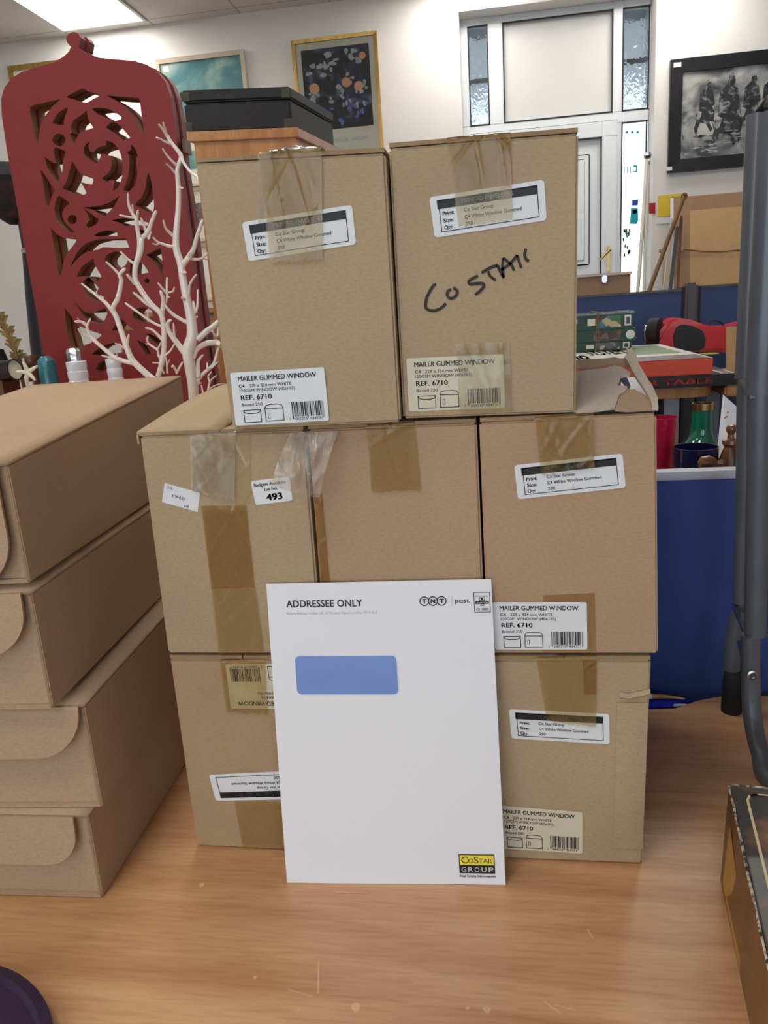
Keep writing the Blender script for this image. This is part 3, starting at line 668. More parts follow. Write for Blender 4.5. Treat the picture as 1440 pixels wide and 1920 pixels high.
def carton(label, q, Yl, Yr, mcard, depth=D, flaps=True, z_top=None, bevel=0.0022):
    """q: front corners BL BR TR TL as (x, z)"""
    (ax,az),(bx,bz),(cx,cz),(dx,dz) = q
    c0 = Vector(((ax+bx)/2, Yl, az))
    r = root('cardboard_carton', label, 'box', c0, GRP)
    fz = 0.0042
    F4 = [Vector((ax,Yl,az)),Vector((bx,Yr,bz)),Vector((cx,Yr,cz-fz)),Vector((dx,Yl,dz-fz))]
    mb = MB(); mb.hexa(F4+[p+Vector((0,depth,0)) for p in F4]); mb.build('carton_body', mcard, r, bevel=bevel, seg=3, smooth=True)
    if flaps:
        mid = ((cx+dx)/2, (cz+dz)/2)
        for (x0_,z0_,x1_,z1_,y0_,y1_) in ((dx+0.0006,dz,mid[0]-0.0008,mid[1],Yl,(Yl+Yr)/2),(mid[0]+0.0008,mid[1],cx-0.0006,cz,(Yl+Yr)/2,Yr)):
            f = MB(); a = 0.0003
            p = [Vector((x0_,y0_+a,z0_-fz+0.0007)),Vector((x1_,y1_+a,z1_-fz+0.0007)),Vector((x1_,y1_+a,z1_)),Vector((x0_,y0_+a,z0_))]
            f.hexa(p+[v+Vector((0,depth-0.001,0)) for v in p], [1,1,0,0,0,0]); f.build('top_flap', [mcard, M['card_raw']], r)
    return r
# bottom tier
bl = carton('brown carton with upside-down labels, bottom tier beside the flat mailer boxes', [(-0.2490,0.0004),(-0.0855,0.0004),(-0.0845,0.240),(-0.2480,0.240)], 0, 0, M['card_tan'])
bm_ = carton('brown carton standing on the table directly behind the white envelope', [(-0.0830,0.0004),(0.0805,0.0004),(0.0815,0.240),(-0.0825,0.240)], 0.004, 0.004, M['card_tan'])
br_ = carton('brown carton with crushed right corner, bottom tier in front of the blue partition', [(0.0830,0.0004),(0.2460,0.0004),(0.2495,0.2395),(0.0835,0.240)], 0, 0, M['card_olive'])
# middle tier
ml = carton('brown carton bearing the white lot number sticker and handwritten slip, middle tier', [(-0.2490,0.2425),(-0.0790,0.2425),(-0.0770,0.4805),(-0.2450,0.4815)], 0, 0, M['card_olive'])
mm = carton('brown carton without any paper label, middle of the middle tier', [(-0.0765,0.2425),(0.0892,0.2425),(0.0880,0.4800),(-0.0740,0.4805)], 0.002, 0.002, M['card_pink'])
mr = carton('brown carton with torn open top, middle tier under the one with handwriting', [(0.0915,0.2425),(0.2560,0.2425),(0.2490,0.4805),(0.0905,0.4805)], 0, 0, M['card_pink'], flaps=False)
# top tier
tl = carton('brown carton at left on top of the stack, without any handwriting', [(-0.1440,0.4822),(0.0185,0.4822),(0.0190,0.7165),(-0.1500,0.7230)], -0.012, -0.012, M['card_olive'])
tr = carton('brown carton with large black marker handwriting, on top of the stack', [(0.0200,0.4836),(0.1778,0.4822),(0.1805,0.7190),(0.0210,0.7215)], -0.002, -0.002, M['card_olive'])

# stickers, tape
YT = -0.012
sticker_printed(LAB, [(454,417),(660,384),(668,458),(466,490)], YT, tl); sticker_mailer([M['label'],M['ink'],M['white_ink']], [(432,699),(608,688),(618,788),(443,798)], YT, tl, 0.0008)
tape([(487,290),(604,281),(606,488),(507,492)], YT, M['tape'], tl, over=0.2, base=0.0022, rag=0.003)
tape([(484,289),(512,287),(512,415),(484,418)], YT, M['tape_light'], tl, base=0.0010)
sticker_printed(LAB, [(805,370),(1020,337),(1025,413),(815,446)], -0.002, tr); sticker_mailer(LABC, [(762,672),(944,664),(947,765),(767,771)], -0.002, tr)
tape([(838,263),(957,253),(961,410),(860,426)], -0.002, M['tape'], tr, over=0.2, rag=0.003); tape([(855,645),(955,640),(961,770),(862,776)], -0.002, M['tape_light'], tr, base=0.0013)
tape([(930,256),(957,253),(958,350),(932,348)], -0.002, M['tape_dark'], tr, base=0.0021)
tape([(378,948),(462,946),(478,1100),(397,1103)], 0, M['tape_dark'], ml); tape([(397,1100),(478,1098),(496,1221),(410,1222)], 0, M['tape'], ml, base=0.0024, rag=0.003)
tape([(358,818),(444,812),(441,938),(360,918)], 0, M['tape_clear'], ml, 'clear_tape', over=0.3, base=0.0026, rag=0.004)
tape([(440,812),(470,810),(470,944),(442,946)], 0, M['tape_light'], ml, base=0.0012)
tape([(688,800),(778,794),(789,918),(697,923)], 0.002, M['tape'], mm, over=0.2, rag=0.002); tape([(588,925),(604,925),(619,1090),(600,1090)], 0.002, M['tape_dark'], mm)
tape([(1002,786),(1112,778),(1114,876),(1014,888)], 0, M['tape'], mr, over=0.01, base=0.0026, rag=0.004); tape([(1018,1116),(1115,1111),(1118,1221),(1018,1222)], 0, M['tape'], mr, base=0.0004)
sticker_printed(LAB, [(964,872),(1167,850),(1173,914),(971,936)], 0, mr); sticker_mailer(LAB, [(922,1128),(1100,1128),(1101,1217),(928,1217)], 0, mr, 0.0008)
tape([(413,1241),(498,1238),(503,1338),(426,1334)], 0, M['tape'], bl, over=0.3, base=0.0020, rag=0.002); tape([(440,1500),(530,1502),(533,1590),(455,1586)], 0, M['tape'], bl, rag=0.004)
sticker_mailer(LABC, [(600,1330),(433,1328),(423,1245),(590,1243)], 0, bl); sticker_printed(LAB, [(592,1497),(405,1501),(392,1452),(577,1443)], 0, bl)
tape([(1005,1235),(1118,1233),(1117,1362),(1025,1350)], 0, M['tape'], br_, over=0.3, base=0.0020, rag=0.002); tape([(1092,1235),(1118,1234),(1116,1300),(1094,1300)], 0, M['tape_dark'], br_, base=0.0026)
sticker_printed(LAB, [(954,1329),(1142,1338),(1143,1395),(959,1384)], 0, br_); sticker_mailer(LABC, [(930,1509),(1092,1522),(1092,1600),(936,1590)], 0, br_)
# lot sticker and handwritten slip
fl = Flat(); fl.rrect(0,0,76,48,4,0,0); fl.text('Badgers Auctions', 5, 36, 6.2, 1, 62, 0.02); fl.text('Lot No.', 24, 25.5, 6.2, 1, 26, 0.02); fl.text('493', 25, 6, 13, 1, 31, 0.04)
mb = MB(); fl.lay(Pq([(470,902),(543,893),(549,938),(480,947)],0), 76, 48, mb, base=0.0006); mb.build('lot_sticker', LAB, ml, fix=False)
fl = Flat(); fl.rect(0,0,70,38,0,0); fl.text('2/6', 6, 29, 5, 1, 11); fl.text('1948', 18, 14.5, 6.5, 1, 24); fl.text('x8', 42, 3, 5.5, 1, 10)
mb = MB(); fl.lay(Pq([(309,905),(376,924),(371,960),(304,941)],0), 70, 38, mb, base=0.0006); mb.build('handwritten_slip', [M['label'], M['pen']], ml, fix=False)
# marker handwriting on the top right carton
def S(x, y): return P(780+x/6.26, 450+y/6.26, -0.002)
hw = MB()
for st_, wd in (([(238,525),(205,532),(150,625),(120,700),(114,785),(142,818),(205,830),(270,812),(320,778),(350,742)],0.0026),([(412,580),(374,602),(368,650),(395,683),(435,681),(476,645),(486,605),(460,574),(436,570)],0.0026),
    ([(728,420),(650,460),(618,492),(642,518),(720,510),(782,512),(796,540),(750,600),(694,642)],0.0027),([(770,386),(860,332),(958,295)],0.0027),([(848,365),(868,420),(905,452),(938,472)],0.0023),
    ([(955,295),(985,360),(1030,445)],0.0026),([(1028,440),(1014,320),(1022,212)],0.0023),([(1022,212),(1085,262),(1130,310),(1150,362)],0.0024),([(1000,352),(1100,282),(1188,178)],0.0026),([(1186,178),(1208,250),(1236,330)],0.0024),([(1288,102),(1275,170),(1290,225),(1325,250)],0.0025)):
    pts = smooth_path([Vector((p.x,p.z,0)) for p in (S(*c) for c in st_)], 4)
    f2 = Flat(); f2.line([(p.x,p.y) for p in pts], wd, 0)
    for v, f, mi, lv in f2.items: hw.add([(p[0],-0.0027,p[1]) for p in v], f, 0)
hw.build('marker_handwriting', M['marker'], tr, fix=False)
# curled tail of clear tape hanging from under the top left carton
tq = [(541,812),(633,809),(604,929),(516,906)]
a = Pq(tq, -0.014)
def fn(u, v):
    p = (a[3]*(1-u)+a[2]*u)*(1-v) + (a[0]*(1-u)+a[1]*u)*v
    y = -0.004 - 0.026*math.sin((1-v)*2.2) + 0.006*abs(math.sin(u*8+v*1.5))*(0.4+0.6*v) + 0.006*noise.noise(Vector((u*6,v*3,1)))
    return Vector((p.x, -0.014 + y*0.8 + 0.006, p.z))
MB().grid(fn, 40, 30).build('loose_tape_tail', M['tape_tail'], tl, smooth=True)
# crumpled tape crest and torn white scrap on the top edge of the top left carton
def fn(u, v):
    p = P(490+116*u, 291-9*u, -0.012); h = 0.0055*math.sin(math.pi*u)*(0.6+0.8*abs(noise.noise(Vector((u*7,v*3,2)))))*math.sin(math.pi*min(1,v*1.1))
    return Vector((p.x, -0.0145+0.03*v, max(p.z,0.7165)+0.0022+h+0.0016*noise.noise(Vector((u*14,v*6,5)))))
MB().grid(fn, 30, 10).build('crumpled_tape', M['tape_tail'], tl, smooth=True)
mb = MB(); mb.prism([P(563,289,-0.006),P(598,287,-0.006),P(605,280,0.02),P(590,276,0.03),P(566,280,0.02)],(0,0.0006,0.0008)); mb.build('white_scrap', M['paper'], tl)
# lifted left top flap and side of the middle-left carton
def fn(u, v):
    y = 0.0 + v*D; x = -0.2475 + u*0.088
    z = 0.4822 + 0.020*math.sin(min(1, v*1.25)*math.pi/2)*(1-0.15*u)
    return Vector((x, y+0.0003, z))
o = MB().grid(fn, 4, 16).build('lifted_flap', [M['card_olive'], M['card_raw']], ml, smooth=True, fix=False); thicken(o, 0.004, -1)
def fn(u, v):
    y = v*D; zt = 0.4822 + 0.020*math.sin(min(1, v*1.25)*math.pi/2); return Vector((-0.2472, y, 0.470 + (zt-0.470-0.003)*u))
thicken(MB().grid(fn, 3, 16).build('raised_side_wall', M['card_olive'], ml, fix=False), 0.002, 0)
# torn top of the middle-right carton
rg = random.Random(11)
def ragged(px_pts, n=3, amp=2.0):
    o_ = []
    for i in range(len(px_pts)):
        p0 = px_pts[i]; p1 = px_pts[(i+1) % len(px_pts)]
        for k in range(n):
            t = k/n; j = (rg.random()-0.5)*2*amp if k else 0
            o_.append((p0[0]+(p1[0]-p0[0])*t+j*0.7, p0[1]+(p1[1]-p0[1])*t+j, p0[2]+(p1[2]-p0[2])*t))
    return o_
def sheet(pts, m, nm, th=0.003, ragn=3, amp=2.0):
    mb = MB(); q = [P(x,y,Y) for x,y,Y in ragged(pts, ragn, amp)]
    mb.add(q, [tuple(range(len(q)))]); bm = None
    o = mb.build(nm, m, mr, fix=False); thicken(o, th, 0); return o
MB().box((0.0925,0.003,0.4765),(0.247,D-0.003,0.4778)).build('inner_lining', M['card_raw'], mr)
fl_ = MB(); fl_.hexa([Vector(p) for p in ((0.0912,0.0003,0.4770),(0.1790,0.0003,0.4770),(0.1790,0.0003,0.4806),(0.0912,0.0003,0.4806),(0.0912,D,0.4770),(0.1790,D,0.4770),(0.1790,D,0.4806),(0.0912,D,0.4806))],[1,1,0,0,0,0]); fl_.build('top_flap', [M['card_pink'], M['card_raw']], mr)
MB().prism([PZ(1160,745,0.4785),PZ(1222,752,0.4785),PZ(1206,712,0.4785),PZ(1166,712,0.4785)],(0,0,0.003)).build('paper_inside', M['paper'], mr)
MB().prism([P(1164,715,0.11),P(1180,732,0.09),P(1182,722,0.10),P(1172,700,0.12)],(0.0,0.002,0.0)).build('printed_paper_inside', mat('blue_printed_paper',(120,124,160),0.5,0.1,20), mr)
def TS(pts, m, nm, th, dy=0.0, n=2, amp=1.0, zl=0.0):
    o_ = []
    for x, y in pts:
        px, py = 1070+x/8.47, 640+y/8.47; t = (768-py)/113; o_.append((px, py, max(0.0008, 0.004+0.165*t+dy)))
    return sheet(o_, m, nm, th, n, amp)
TS([(700,1092),(780,880),(900,780),(1010,775),(1220,890),(1290,1010),(1318,1085),(900,1112)], M['card_pink'], 'torn_flap', 0.002, 0.0, 2, 0.5)
TS([(85,440),(300,440),(560,388),(700,384),(920,404),(850,290),(700,265),(480,288),(85,312)], M['card_pink'], 'torn_flap', 0.002, 0.012, 2, 0.6)
TS([(85,500),(210,482),(560,442),(690,402),(810,432),(950,520),(930,552),(800,562),(780,650),(740,722),(900,738),(880,790),(760,882),(700,1062),(560,1078),(300,1112),(85,1132)], M['card_torn'], 'torn_flap', 0.003, -0.004, 2, 0.9)
TS([(880,110),(930,150),(960,118),(1000,200),(1045,240),(1062,340),(1180,560),(1300,730),(1380,920),(1392,1080),(1292,1072),(1270,950),(1160,760),(1050,600),(962,460),(930,380),(850,262),(905,240)], M['card_torn'], 'torn_side_flap', 0.003, -0.008, 2, 0.8)
# crushed right corner of the bottom right carton: folded crease of board
mb = MB()
cr = [(1162,1302),(1180,1305),(1205,1299),(1219,1295)]
for i in range(3):
    a0 = P(*cr[i],-0.0015); a1 = P(*cr[i+1],-0.0015); mb.add([a0+Vector((0,0,0.003)),a1+Vector((0,0,0.002)),a1+Vector((0,-0.0018,-0.002)),a0+Vector((0,-0.0018,-0.002)),a0+Vector((0,0,-0.004)),a1+Vector((0,0,-0.005))],[(0,1,2,3),(3,2,5,4)])
mb.build('crushed_crease', M['card_olive'], br_)
def fn(u, v):
    z = 0.02 + v*0.17; return Vector((0.2455+0.0028*z/0.24 - 0.030*(1-u), -0.0006 - 0.0022*math.sin(u*math.pi)*(0.5+0.5*noise.noise(Vector((0,0,z*30)))), z))
MB().grid(fn, 6, 14).build('dented_corner', M['card_olive'], br_, smooth=True)

# ------------------------------------------------------------------ the white window envelope
eq = [P(499,1095,-0.006), P(921,1086,-0.006), PZ(948,1659,0.0005), PZ(538,1655,0.0005)]
en = root('window_envelope', 'large white window envelope leaning upright against the cartons', 'envelope', (eq[2]+eq[3])/2)
ex = (eq[2]-eq[3]).normalized(); ez = (eq[0]-eq[3]).normalized(); enrm = ez.cross(ex).normalized()
if enrm.y > 0: enrm = -enrm
EW, EH = 229.0, 324.0
def epos(x, y, d=0.0):
    a, b = x/EW, y/EH; p = (eq[3]*(1-a)+eq[2]*a)*(1-b) + (eq[0]*(1-a)+eq[1]*a)*b
    bow = 0.0022*math.sin(math.pi*b)*(0.4+0.6*math.sin(math.pi*a)) + 0.0004*math.sin(a*7+b*5)
    return p + enrm*(bow+d)
# window outline in envelope millimetres
wx0,wx1,wy0,wy1 = 25,131,208,249
mb = MB(); nu, nv = 24, 32
xs = sorted(set([EW*i/nu for i in range(nu+1)])); ys = sorted(set([EH*j/nv for j in range(nv+1)]))
mb.grid(lambda u, v: epos(u*EW, v*EH, 0.0), nu, nv); mb.grid(lambda u, v: epos(u*EW, v*EH, -0.0018), nu, nv)
b0 = 0; N1 = (nu+1)*(nv+1)
edge = [i for i in range(nu+1)] + [j*(nu+1)+nu for j in range(1,nv+1)] + [nv*(nu+1)+i for i in range(nu-1,-1,-1)] + [j*(nu+1) for j in range(nv-1,0,-1)]
for i in range(len(edge)):
    p_, q_ = edge[i], edge[(i+1) % len(edge)]; mb.f.append((p_,q_,N1+q_,N1+p_)); mb.m.append(0)
mb.build('paper_body', M['paper'], en, smooth=True)
def on_env(fl, nm, mats, base):
    mb = MB()
    for v, f, mi, lv in fl.items: mb.add([epos(x, y, base+lv*0.00012) for x, y in v], f, mi)
    return mb.build(nm, mats, en, fix=False)
fl = Flat(); n = 12
pts = []
for cx, cy, a0 in ((wx1-5,wy0+5,-90),(wx1-5,wy1-5,0),(wx0+5,wy1-5,90),(wx0+5,wy0+5,180)):
    for k_ in range(7): a = math.radians(a0+15*k_); pts.append((cx+5*math.cos(a), cy+5*math.sin(a)))
cxy = ((wx0+wx1)/2,(wy0+wy1)/2)
allp = []; rings = 8
for t in range(rings+1):
    s_ = 1-t/rings; allp += [(cxy[0]+(p[0]-cxy[0])*s_, cxy[1]+(p[1]-cxy[1])*s_) for p in pts]
m_n = len(pts); fl.items.append((allp, [(t*m_n+i, t*m_n+(i+1)%m_n, (t+1)*m_n+(i+1)%m_n, (t+1)*m_n+i) for t in range(rings) for i in range(m_n)], 0, 1))
on_env(fl, 'address_window', [M['win_blue']], 0.0003)
fl = Flat(); fl.line(pts + [pts[0]], 0.7, 0, 1); on_env(fl, 'window_edge', [M['paper']], 0.0005)
fl = Flat(); fl.text('ADDRESSEE ONLY', 20, 299.5, 7.2, 0, 79, 0.018); fl.text('Return Address: CoStar UK, 40 Portman Square London, W1H 6LZ', 20, 292, 2.6, 1, 94)
on_env(fl, 'heading_print', [M['grey_ink'], M['faint_ink']], 0.0003); fl = Flat()
for i_, ch in enumerate('TNT'):
    cx = 162+8.6*i_; fl.ring(cx, 303.4, 4.9, 1.0, 2, 2); fl.text(ch, cx-(1.9 if ch == 'T' else 2.0), 301.2, 4.4, 2, 3.9, 0.05, lv=3)
fl.rect(189.2,298,189.6,308.5,1,2); fl.text('post', 192.5, 301.2, 4.6, 0, 14, 0.01)
on_env(fl, 'carrier_mark', [M['grey_ink'], M['faint_ink'], M['ink']], 0.0003); fl = Flat()
fl.frame(211,291,228-1.0,311.5,0.6,2); fl.text('Delivered by', 213, 306.8, 1.7, 2, 12); fl.rect(212.4,299.6,225.6,302.6,2,2); fl.text('Royal Mail', 214, 300.4, 1.5, 3, 10.5, lv=4)
fl.frame(216.2,302.6,221.8,306.2,0.6,2); fl.rect(217.8,303.6,220.2,305.6,2,2); fl.frame(217.2,297.6,221,299.6,0.4,2); fl.text('C9 10002', 213, 293.2, 2.2, 2, 12, 0.02)
on_env(fl, 'postage_stamp_print', [M['grey_ink'], M['faint_ink'], M['ink'], M['white_ink']], 0.0003); fl = Flat()
# logo block at the foot
fl.rect(182.5,13.0,219,34.5,2,2); fl.rect(183.4,22.6,218.1,33.6,4,3)
fl.text('C', 185, 24.6, 7.4, 2, 6.6, 0.0, lv=4); fl.text('O', 192, 24.8, 5.2, 2, 5.6, 0.0, lv=4); fl.text('S', 198, 24.6, 7.4, 2, 4.6, 0.0, lv=4); fl.text('TAR', 203, 24.8, 5.2, 2, 13.4, 0.0, lv=4)
for t_, x_ in zip('GROUP', (184.8,191.8,198.2,205.4,212.6)): fl.text(t_, x_, 14.9, 5.4, 3, 4.8, 0.0, lv=4)
for x_ in (203.2,206.2,212.0,215.2): pass
fl.text('Real Estate Information', 182.5, 8.6, 2.7, 2, 36.5, 0.02)
on_env(fl, 'logo_print', [M['grey_ink'], M['faint_ink'], M['ink'], M['white_ink'], M['yellow_ink']], 0.0003)

# ------------------------------------------------------------------ the four flat mailer boxes at the left
def mailer(label, x, y, z0, z1, yaw, back_rise=0.0, wd=0.235, dp=0.50, lip=0.055, liprad=0.04, lipx=0.012, bulge=0.004, lip_tilt=0.004):
    r = root('mailer_box', label, 'box', (x, y, z0), 'flat brown mailer boxes stacked at the left')
    c, s = math.cos(yaw), math.sin(yaw)
    def W(a, b, h): return Vector((x + c*a - s*b, y + s*a + c*b, h))          # a to the right of the front right corner, b backwards
    def bx(mb, a0, a1, b0, b1, h0, h1, h0b=None, h1b=None, mi=0):
        h0b = h0 if h0b is None else h0b; h1b = h1 if h1b is None else h1b
        mb.hexa([W(a0,b0,h0),W(a1,b0,h0),W(a1,b0,h1),W(a0,b0,h1),W(a0,b1,h0b),W(a1,b1,h0b),W(a1,b1,h1b),W(a0,b1,h1b)], mi)
    zt = z1-0.0035
    body = MB()
    bx(body, -wd+0.004, -0.0052, 0.004, dp-0.002, z0+0.0005, zt, None, zt+back_rise)
    body.build('box_body', M['card_mailer'], r, bevel=0.0012)
    for a0 in (-0.0045, -wd):
        sp_ = MB(); bx(sp_, a0, a0+0.0045, 0.0, dp, z0+0.0005, zt, None, zt+back_rise, [1,0,0,0,0,0]); sp_.build('side_panel', [M['card_mailer'], M['card_raw']], r, bevel=0.0009)
    bl_ = MB(); bx(bl_, -wd+0.004, -0.0005, -0.0012, 0.010, z0, z0+0.0042); bl_.build('bottom_fold', M['card_mailer'], r, bevel=0.0012)
    # lid: slightly bulged sheet
    def fn(u, v):
        rise = back_rise*v + bulge*math.sin(math.pi*u)*math.sin(math.pi*min(1, v*1.0))
        return W(-wd+u*wd, -0.001+v*(dp+0.001), z1+rise)
    lid_ = o = MB().grid(fn, 10, 14).build('lid', M['card_mailer'], r, smooth=True, fix=False); thicken(o, 0.0036, -1)
    # front tuck lip with rounded lower corners
    L = []
    aR, aL = -lipx, -wd+lipx
    L += [W(aL,-0.002,z1-0.001), W(aR,-0.002,z1-0.001)]
    for k_ in range(9):
        t = math.radians(90*k_/8); L.append(W(aR-liprad+liprad*math.cos(t), -0.002-lip_tilt*(0.3+0.7*math.sin(t)), z1-lip+liprad-liprad*math.sin(t)))
    for k_ in range(9):
        t = math.radians(90-90*k_/8); L.append(W(aL+liprad-liprad*math.cos(t), -0.002-lip_tilt*(0.3+0.7*math.sin(t)), z1-lip+liprad-liprad*math.sin(t)))
    d = W(0,-0.003,0)-W(0,0,0)
    MB().prism(L, d).build('tuck_lip', M['card_mailer'], lid_)
    return r
mailer('flat brown mailer box resting on the table, lowest of the four', -0.3205, -0.084, 0.0, 0.1025, 0.03, bulge=0.0003, lip=0.056, liprad=0.036, lipx=0.014)
mailer('flat brown mailer box second from the table, its lid edge jutting out', -0.3095, -0.073, 0.1036, 0.2225, 0.06, bulge=0.003, lip=0.056, liprad=0.052, lipx=0.004)
mailer('flat brown mailer box third from the table, set back above the jutting one', -0.3300, -0.092, 0.2275, 0.3505, 0.066, lip=0.062, liprad=0.044, lipx=0.008)
mailer('flat brown mailer box on top of its pile, lid clear', -0.3330, -0.086, 0.3560, 0.4725, 0.070, 0.034, lip=0.12, liprad=0.05, lipx=0.010, bulge=0.003)

# ------------------------------------------------------------------ blue partition behind the table and the grey folding frame
pz = P(1300,885,0.40).z
pt = root('desk_partition', 'blue fabric desk partition with pale top rail standing behind the table', 'partition', (0.5,0.41,-T))
MB().box((-0.10,0.402,-T+0.02),(1.6,0.428,pz-0.012)).build('fabric_panel', M['blue_fabric'], pt)
MB().box((-0.10,0.400,pz-0.012),(1.6,0.430,pz)).build('top_rail', M['grey_trim'], pt, bevel=0.003)
for x in (-0.05,1.5): MB().box((x,0.36,-T),(x+0.04,0.48,-T+0.02)).build('foot', M['grey_post'], pt)
gf = root('folding_metal_frame', 'grey tubular metal frame with rubber foot standing on the right of the table', 'frame', (0.42,0.25,0))
def tb_(nm, pts, rad, m='grey_metal', n=16): return MB().tube(pts, rad, n).build(nm, M[m], gf, smooth=True)
ZT = P(1430,212,0.2).z
tb_('front_tube', [(0.398,0.20,0.205),(0.398,0.20,ZT+0.1)] if False else [P(1416,1190,0.20),P(1421,940,0.20),P(1424,740,0.20)], [0.0128]*3)
a = P(1424,740,0.20); u_ = Vector((P(1442,215,0.20).x+0.004, 0.20, ZT))
tb_('front_tube', [a, (a+u_)/2, u_], [0.0150]*3)
b0_ = P(1388,1130,0.33); b1_ = P(1394,905,0.33); b2_ = P(1397,709,0.33); b3_ = P(1420,214,0.33)
tb_('back_tube', [b0_, b1_, b2_], 0.0098); tb_('back_tube', [b2_, (b2_+b3_)/2, b3_], 0.0125)
e0 = P(1408,1190,0.20); e1 = P(1408,1290,0.20); e2 = P(1412,1352,0.19); e3 = P(1426,1412,0.178); e4 = PZ(1452,1462,0.012)
e5 = Vector((0.52,0.165,0.012)); e6 = Vector((0.62,0.17,0.012))
path = smooth_path([e0,e1,e2,e3,e4,e5,e6],5)
tb_('curved_foot_tube', path, 0.0112)
f0 = P(1376,1195,0.33); f1 = P(1371,1268,0.33); f2 = PZ(1370,1333,0.0)
tb_('rear_leg', [P(1384,1150,0.33), f0, f1], [0.0095,0.0105,0.0115]); 
MB().lathe([(0.0138,0),(0.0142,0.004),(0.0138,0.03),(0.0126,0.06),(0.011,0.062)], (f2.x+0.001,f2.y,0.0)).build('rubber_foot', M['rubber'], gf, smooth=True)
for (p0,p1,p2,p3) in (((1372,1133),(1385,1128),(1442,1188),(1398,1193)), ((1383,708),(1398,704),(1442,737),(1406,741))):
    mb = MB(); mb.prism([P(*p0,0.335), P(*p1,0.335), P(*p2,0.19), P(*p3,0.19)], (0,0,-0.004)); mb.build('bracket_plate', M['steel'] if p0[1] > 1000 else M['grey_metal'], gf)
bp_ = P(1410,1265,0.188); MB().lathe([(0.0062,0),(0.0062,0.002),(0.004,0.003),(0.0035,0.0015),(0.0001,0.0015)], bp_, 16, axis=(0,-1,0)).build('bolt', M['steel'], gf, smooth=True)
tb_('cross_strut', [P(1388,1205,0.28), P(1398,1245,0.22)], 0.004, 'steel')
MB().tube([Vector((b3_.x,0.33,b3_.z)), Vector((b3_.x+0.004,0.29,b3_.z+0.012)), Vector((u_.x,0.22,ZT+0.010)), Vector((u_.x+0.01,0.195,ZT+0.002))], 0.0045, 8).build('top_strap', M['rubber'], gf, smooth=True)

# blue board wedged behind the table, tapered wooden handle lying on it
bq = [PZ(x,y,-0.004) for x,y in ((1200,1327.0),(1262,1325.4),(1280,1319.6),(1297,1313.4),(1284,1310.5),(1200,1309.0))]
bb = root('blue_board', 'cobalt blue board with white mark standing in the gap behind the table', 'board', Vector((bq[0].x, bq[0].y, -T)))
MB().prism(bq, (0,0,-T+0.0045)).build('board_body', M['blue_plate'], bb)
wq = [PZ(x,y,-0.0036) for x,y in ((1262,1324.2),(1264,1319.6),(1276,1319.2),(1289,1319.8),(1281,1323.2),(1270,1324.6))]
MB().add(wq,[tuple(range(6))]).build('white_mark', M['white_tag'], bb, fix=False)
hp_ = [PZ(x,y,0.0002) for x,y in ((1205,1306),(1222,1306),(1245,1306.2),(1262,1307.6),(1284,1310.6))]
wh = root('tapered_stick', 'tapered pale wooden stick with white ferrule lying on the blue board', 'stick', hp_[1])
MB().tube(smooth_path(hp_[1:],4),[0.0042-0.0028*(i_/12) for i_ in range(13)],10).build('handle_shaft', M['gold_rim'], wh, smooth=True)
MB().tube([hp_[0],hp_[1]],[0.0044,0.0044],10).build('ferrule', M['white_tag'], wh, smooth=True)

# ------------------------------------------------------------------ game box lower right, purple disc lower left
gb0 = PZ(1350,1650,0.0); gb1 = PZ(1405,1920,0.0); gzt = P(1366,1470,gb0.y).z
gd = (gb1-gb0).normalized(); gperp = Vector((-gd.y, gd.x, 0))
if gperp.x < 0: gperp = -gperp
gt0 = PZ(1366,1471,gzt); gt1 = PZ(1428,1760,gzt)
gx = root('game_box', 'worn game box with dark photographic lid at the lower right corner', 'box', gb0)
Lg, Wg = 0.30, 0.30
b0v = gb0; b1v = gb0+gd*Lg; t0v = gt0; t1v = gt0+(gt1-gt0).normalized()*Lg
mid0 = b0v+(t0v-b0v)*0.04
mb = MB(); mb.hexa([b1v, b1v+gperp*Wg, t1v+gperp*Wg, t1v, b0v, b0v+gperp*Wg, t0v+gperp*Wg, t0v], [0,0,0,0,1,0])
mb.build('box_body', [M['game_side'], M['game_dark']], gx, bevel=0.002)
lidn = Vector((0,0,1))
fl = Flat(); fl.rrect(1,1,99,99,1.5,0,0); fl.line([(8,95.5),(5.6,94.6),(4.6,92),(4.6,8),(5.6,5.4),(8,4.5),(92,4.5),(95,7),(95,92),(92,95.5),(8,95.5),(5.6,94.6)],0.8,1,2)
fl.poly([(16,91),(22,92),(40,90),(62,92),(60,86),(40,84),(30,82),(20,85)],2,1)
q = [t0v, t0v+gperp*Wg, t1v+gperp*Wg, t1v]; mb = MB(); fl.lay(q, 100, 100, mb, Vector((0,0,1)), 0.0003, 0.0004); mb.build('lid_picture', [M['lid_photo'], mat('cream_print_line',(226,206,160),0.4,0.05), M['worn_white']], gx, fix=False)
s_ = [b0v+(b1v-b0v)*0.05, b0v+(b1v-b0v)*0.5, t0v+(t1v-t0v)*0.32, t0v+(t1v-t0v)*0.1]
sn = gd.cross(Vector((0,0,1))); sn = -gperp
q_ = [b0v.lerp(b1v,0.06).lerp(t0v.lerp(t1v,0.06),0.1), b0v.lerp(b1v,0.42).lerp(t0v.lerp(t1v,0.42),0.06), b0v.lerp(b1v,0.34).lerp(t0v.lerp(t1v,0.34),0.55), b0v.lerp(b1v,0.10).lerp(t0v.lerp(t1v,0.10),0.8)]
MB().add([p+sn*0.0008 for p in q_],[(0,1,2,3)]).build('gold_side_panel', M['game_gold'], gx)
MB().tube([t0v.lerp(t1v,i/16)+Vector((0,0,0.0002))+Vector((rnd.random()-.5,0,rnd.random()-.5))*0.0012 for i in range(17)],[0.0007+0.0008*rnd.random() for i in range(17)],6).build('worn_edge', M['worn_white'], gx)
